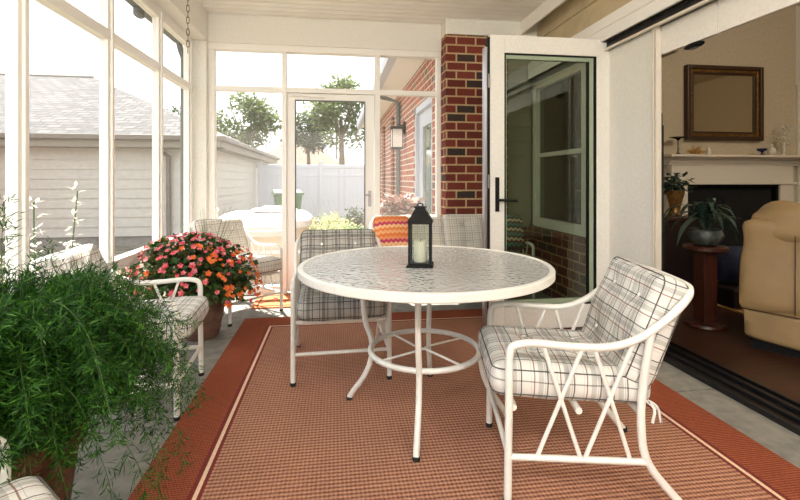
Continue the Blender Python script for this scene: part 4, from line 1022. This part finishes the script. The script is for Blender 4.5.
MB().box(-.37, .37, .04, .80, 0, .055).build('plinth', M['black'], sf)
mb = MB()
mb.tube([(-.405, -.014, .262), (0, -.018, .258), (.405, -.014, .262)], .004, 6); mb.tube([(-.13, -.016, .27), (-.13, -.016, .84)], .003, 6)
mb.build('seam', M['gold_dark'], sf)
bg = thing('bundle', 'dark navy fabric bundle on the floor left of the recliner', 'bag', (3.58, 3.60, .036))
o = cushion(.42, .32, .30, .14, .03, (), seed=9, name='fabric_roll', m=M['navy'], parent=bg, n=14, loc=(0, 0, .32))
MB().box(-.25, .25, -.2, .2, 0, .17).build('crate', M['dark_wood'], bg, bevel=.02)
ir = thing('round_rug', 'brown round rug with pale binding behind the recliner', 'rug', (4.12, 3.47, .021))
MB().lathe([(.0001, 0), (.78, 0), (.78, .012), (.0001, .014)], 64).build('field', M['int_rug'], ir); MB().tube([(.785*math.cos(2*PI*k/64), .785*math.sin(2*PI*k/64), .008) for k in range(64)], .009, 6, closed=True).build('binding', M['int_rug_edge'], ir, smooth=True)
# ceiling lamp in the room (reflected in the mirror)
cl = thing('ceiling_lamp', 'warm lit ceiling lamp in the room, seen in the mirror', 'lamp', (4.6, 1.6, 3.35))
MB().lathe([(.16, -.02), (.15, -.09), (.08, -.12), (.01, -.125)], 24).build('shade', M['lampglow'], cl, smooth=True); MB().lathe([(.17, .05), (.17, -.02)], 24).build('canopy', M['gold'], cl)

# fill lights added behind the viewer to brighten the foreground
M['fill_glow'] = mat('fill_light_glass', (255, 244, 228), .5, emit=3)  # glow for the added fill lights
CLS = ((-.35, -1.1), (1.15, -1.1))
for i, (x, y) in enumerate(CLS):
    t = thing('fill_light', 'added round white fill light under the porch ceiling, the ' + ('left' if i == 0 else 'right') + ' one of the pair behind the viewer', 'lamp', (x, y, CZ), 0, 'added fill lights')
    MB().lathe([(.17, 0), (.17, -.03), (.16, -.035)], 32).build('base', M['white'], t, smooth=True)
    MB().lathe([(.155, -.03), (.15, -.06), (.10, -.085), (.01, -.095)], 32).build('diffuser', M['fill_glow'], t, smooth=True)
# ------------------------------------------------------------------ light
w = bpy.data.worlds.new('sky'); sc.world = w; w.use_nodes = True; N = w.node_tree.nodes; L = w.node_tree.links
bg_ = N['Background']
tc = N.new('ShaderNodeTexCoord'); s_ = N.new('ShaderNodeSeparateXYZ'); L.new(tc.outputs['Generated'], s_.inputs[0])
rp = N.new('ShaderNodeValToRGB'); e = rp.color_ramp.elements; e[0].position = .0; e[0].color = (1, 1, .985, 1); e[1].position = .6; e[1].color = (.84, .92, 1, 1)
L.new(s_.outputs[2], rp.inputs[0]); L.new(rp.outputs[0], bg_.inputs[0]); bg_.inputs[1].default_value = 1.25
def lamp(name, typ, loc, energy, col, rot=None, size=1, sy=None, angle=None):
    d = bpy.data.lights.new(name, typ); d.energy = energy; d.color = col
    if typ == 'AREA':
        d.size = size
        if sy: d.shape = 'RECTANGLE'; d.size_y = sy
    elif typ == 'SUN': d.angle = angle
    else: d.shadow_soft_size = size
    o = bpy.data.objects.new(name, d); C.objects.link(o); o.location = loc
    if rot: o.rotation_euler = rot
    return o
sv = Vector((-.22, .62, 1.12)).normalized()    # towards the sun
su = lamp('sun', 'SUN', (0, 0, 10), 10, (1, .95, .88), angle=.009); su.rotation_euler = sv.to_track_quat('Z', 'Y').to_euler()
for (x, y) in CLS: lamp('porch_fill', 'POINT', (x, y, CZ-.30), 62, (1, .98, .95), size=.10)  # unseen fill, added to lift the near part of the porch
lamp('room_lamp', 'POINT', (4.6, 1.6, 3.05), 62, (1, .91, .78), size=.12)

cam = bpy.data.cameras.new('camera'); co = bpy.data.objects.new('camera', cam); C.objects.link(co)
cam.sensor_width = 36; cam.lens = F*36/800; cam.shift_y = -70/800; cam.clip_start = .05; cam.clip_end = 300
co.location = (0, 0, H); co.rotation_euler = (PI/2, 0, -TH); sc.camera = co
sc.view_settings.view_transform = 'Standard'; sc.view_settings.look = 'None'; sc.view_settings.exposure = 0.93; sc.view_settings.gamma = 1
sc.view_settings.use_curve_mapping = False
sc.cycles.transparent_max_bounces = 24 if hasattr(sc, 'cycles') else 8
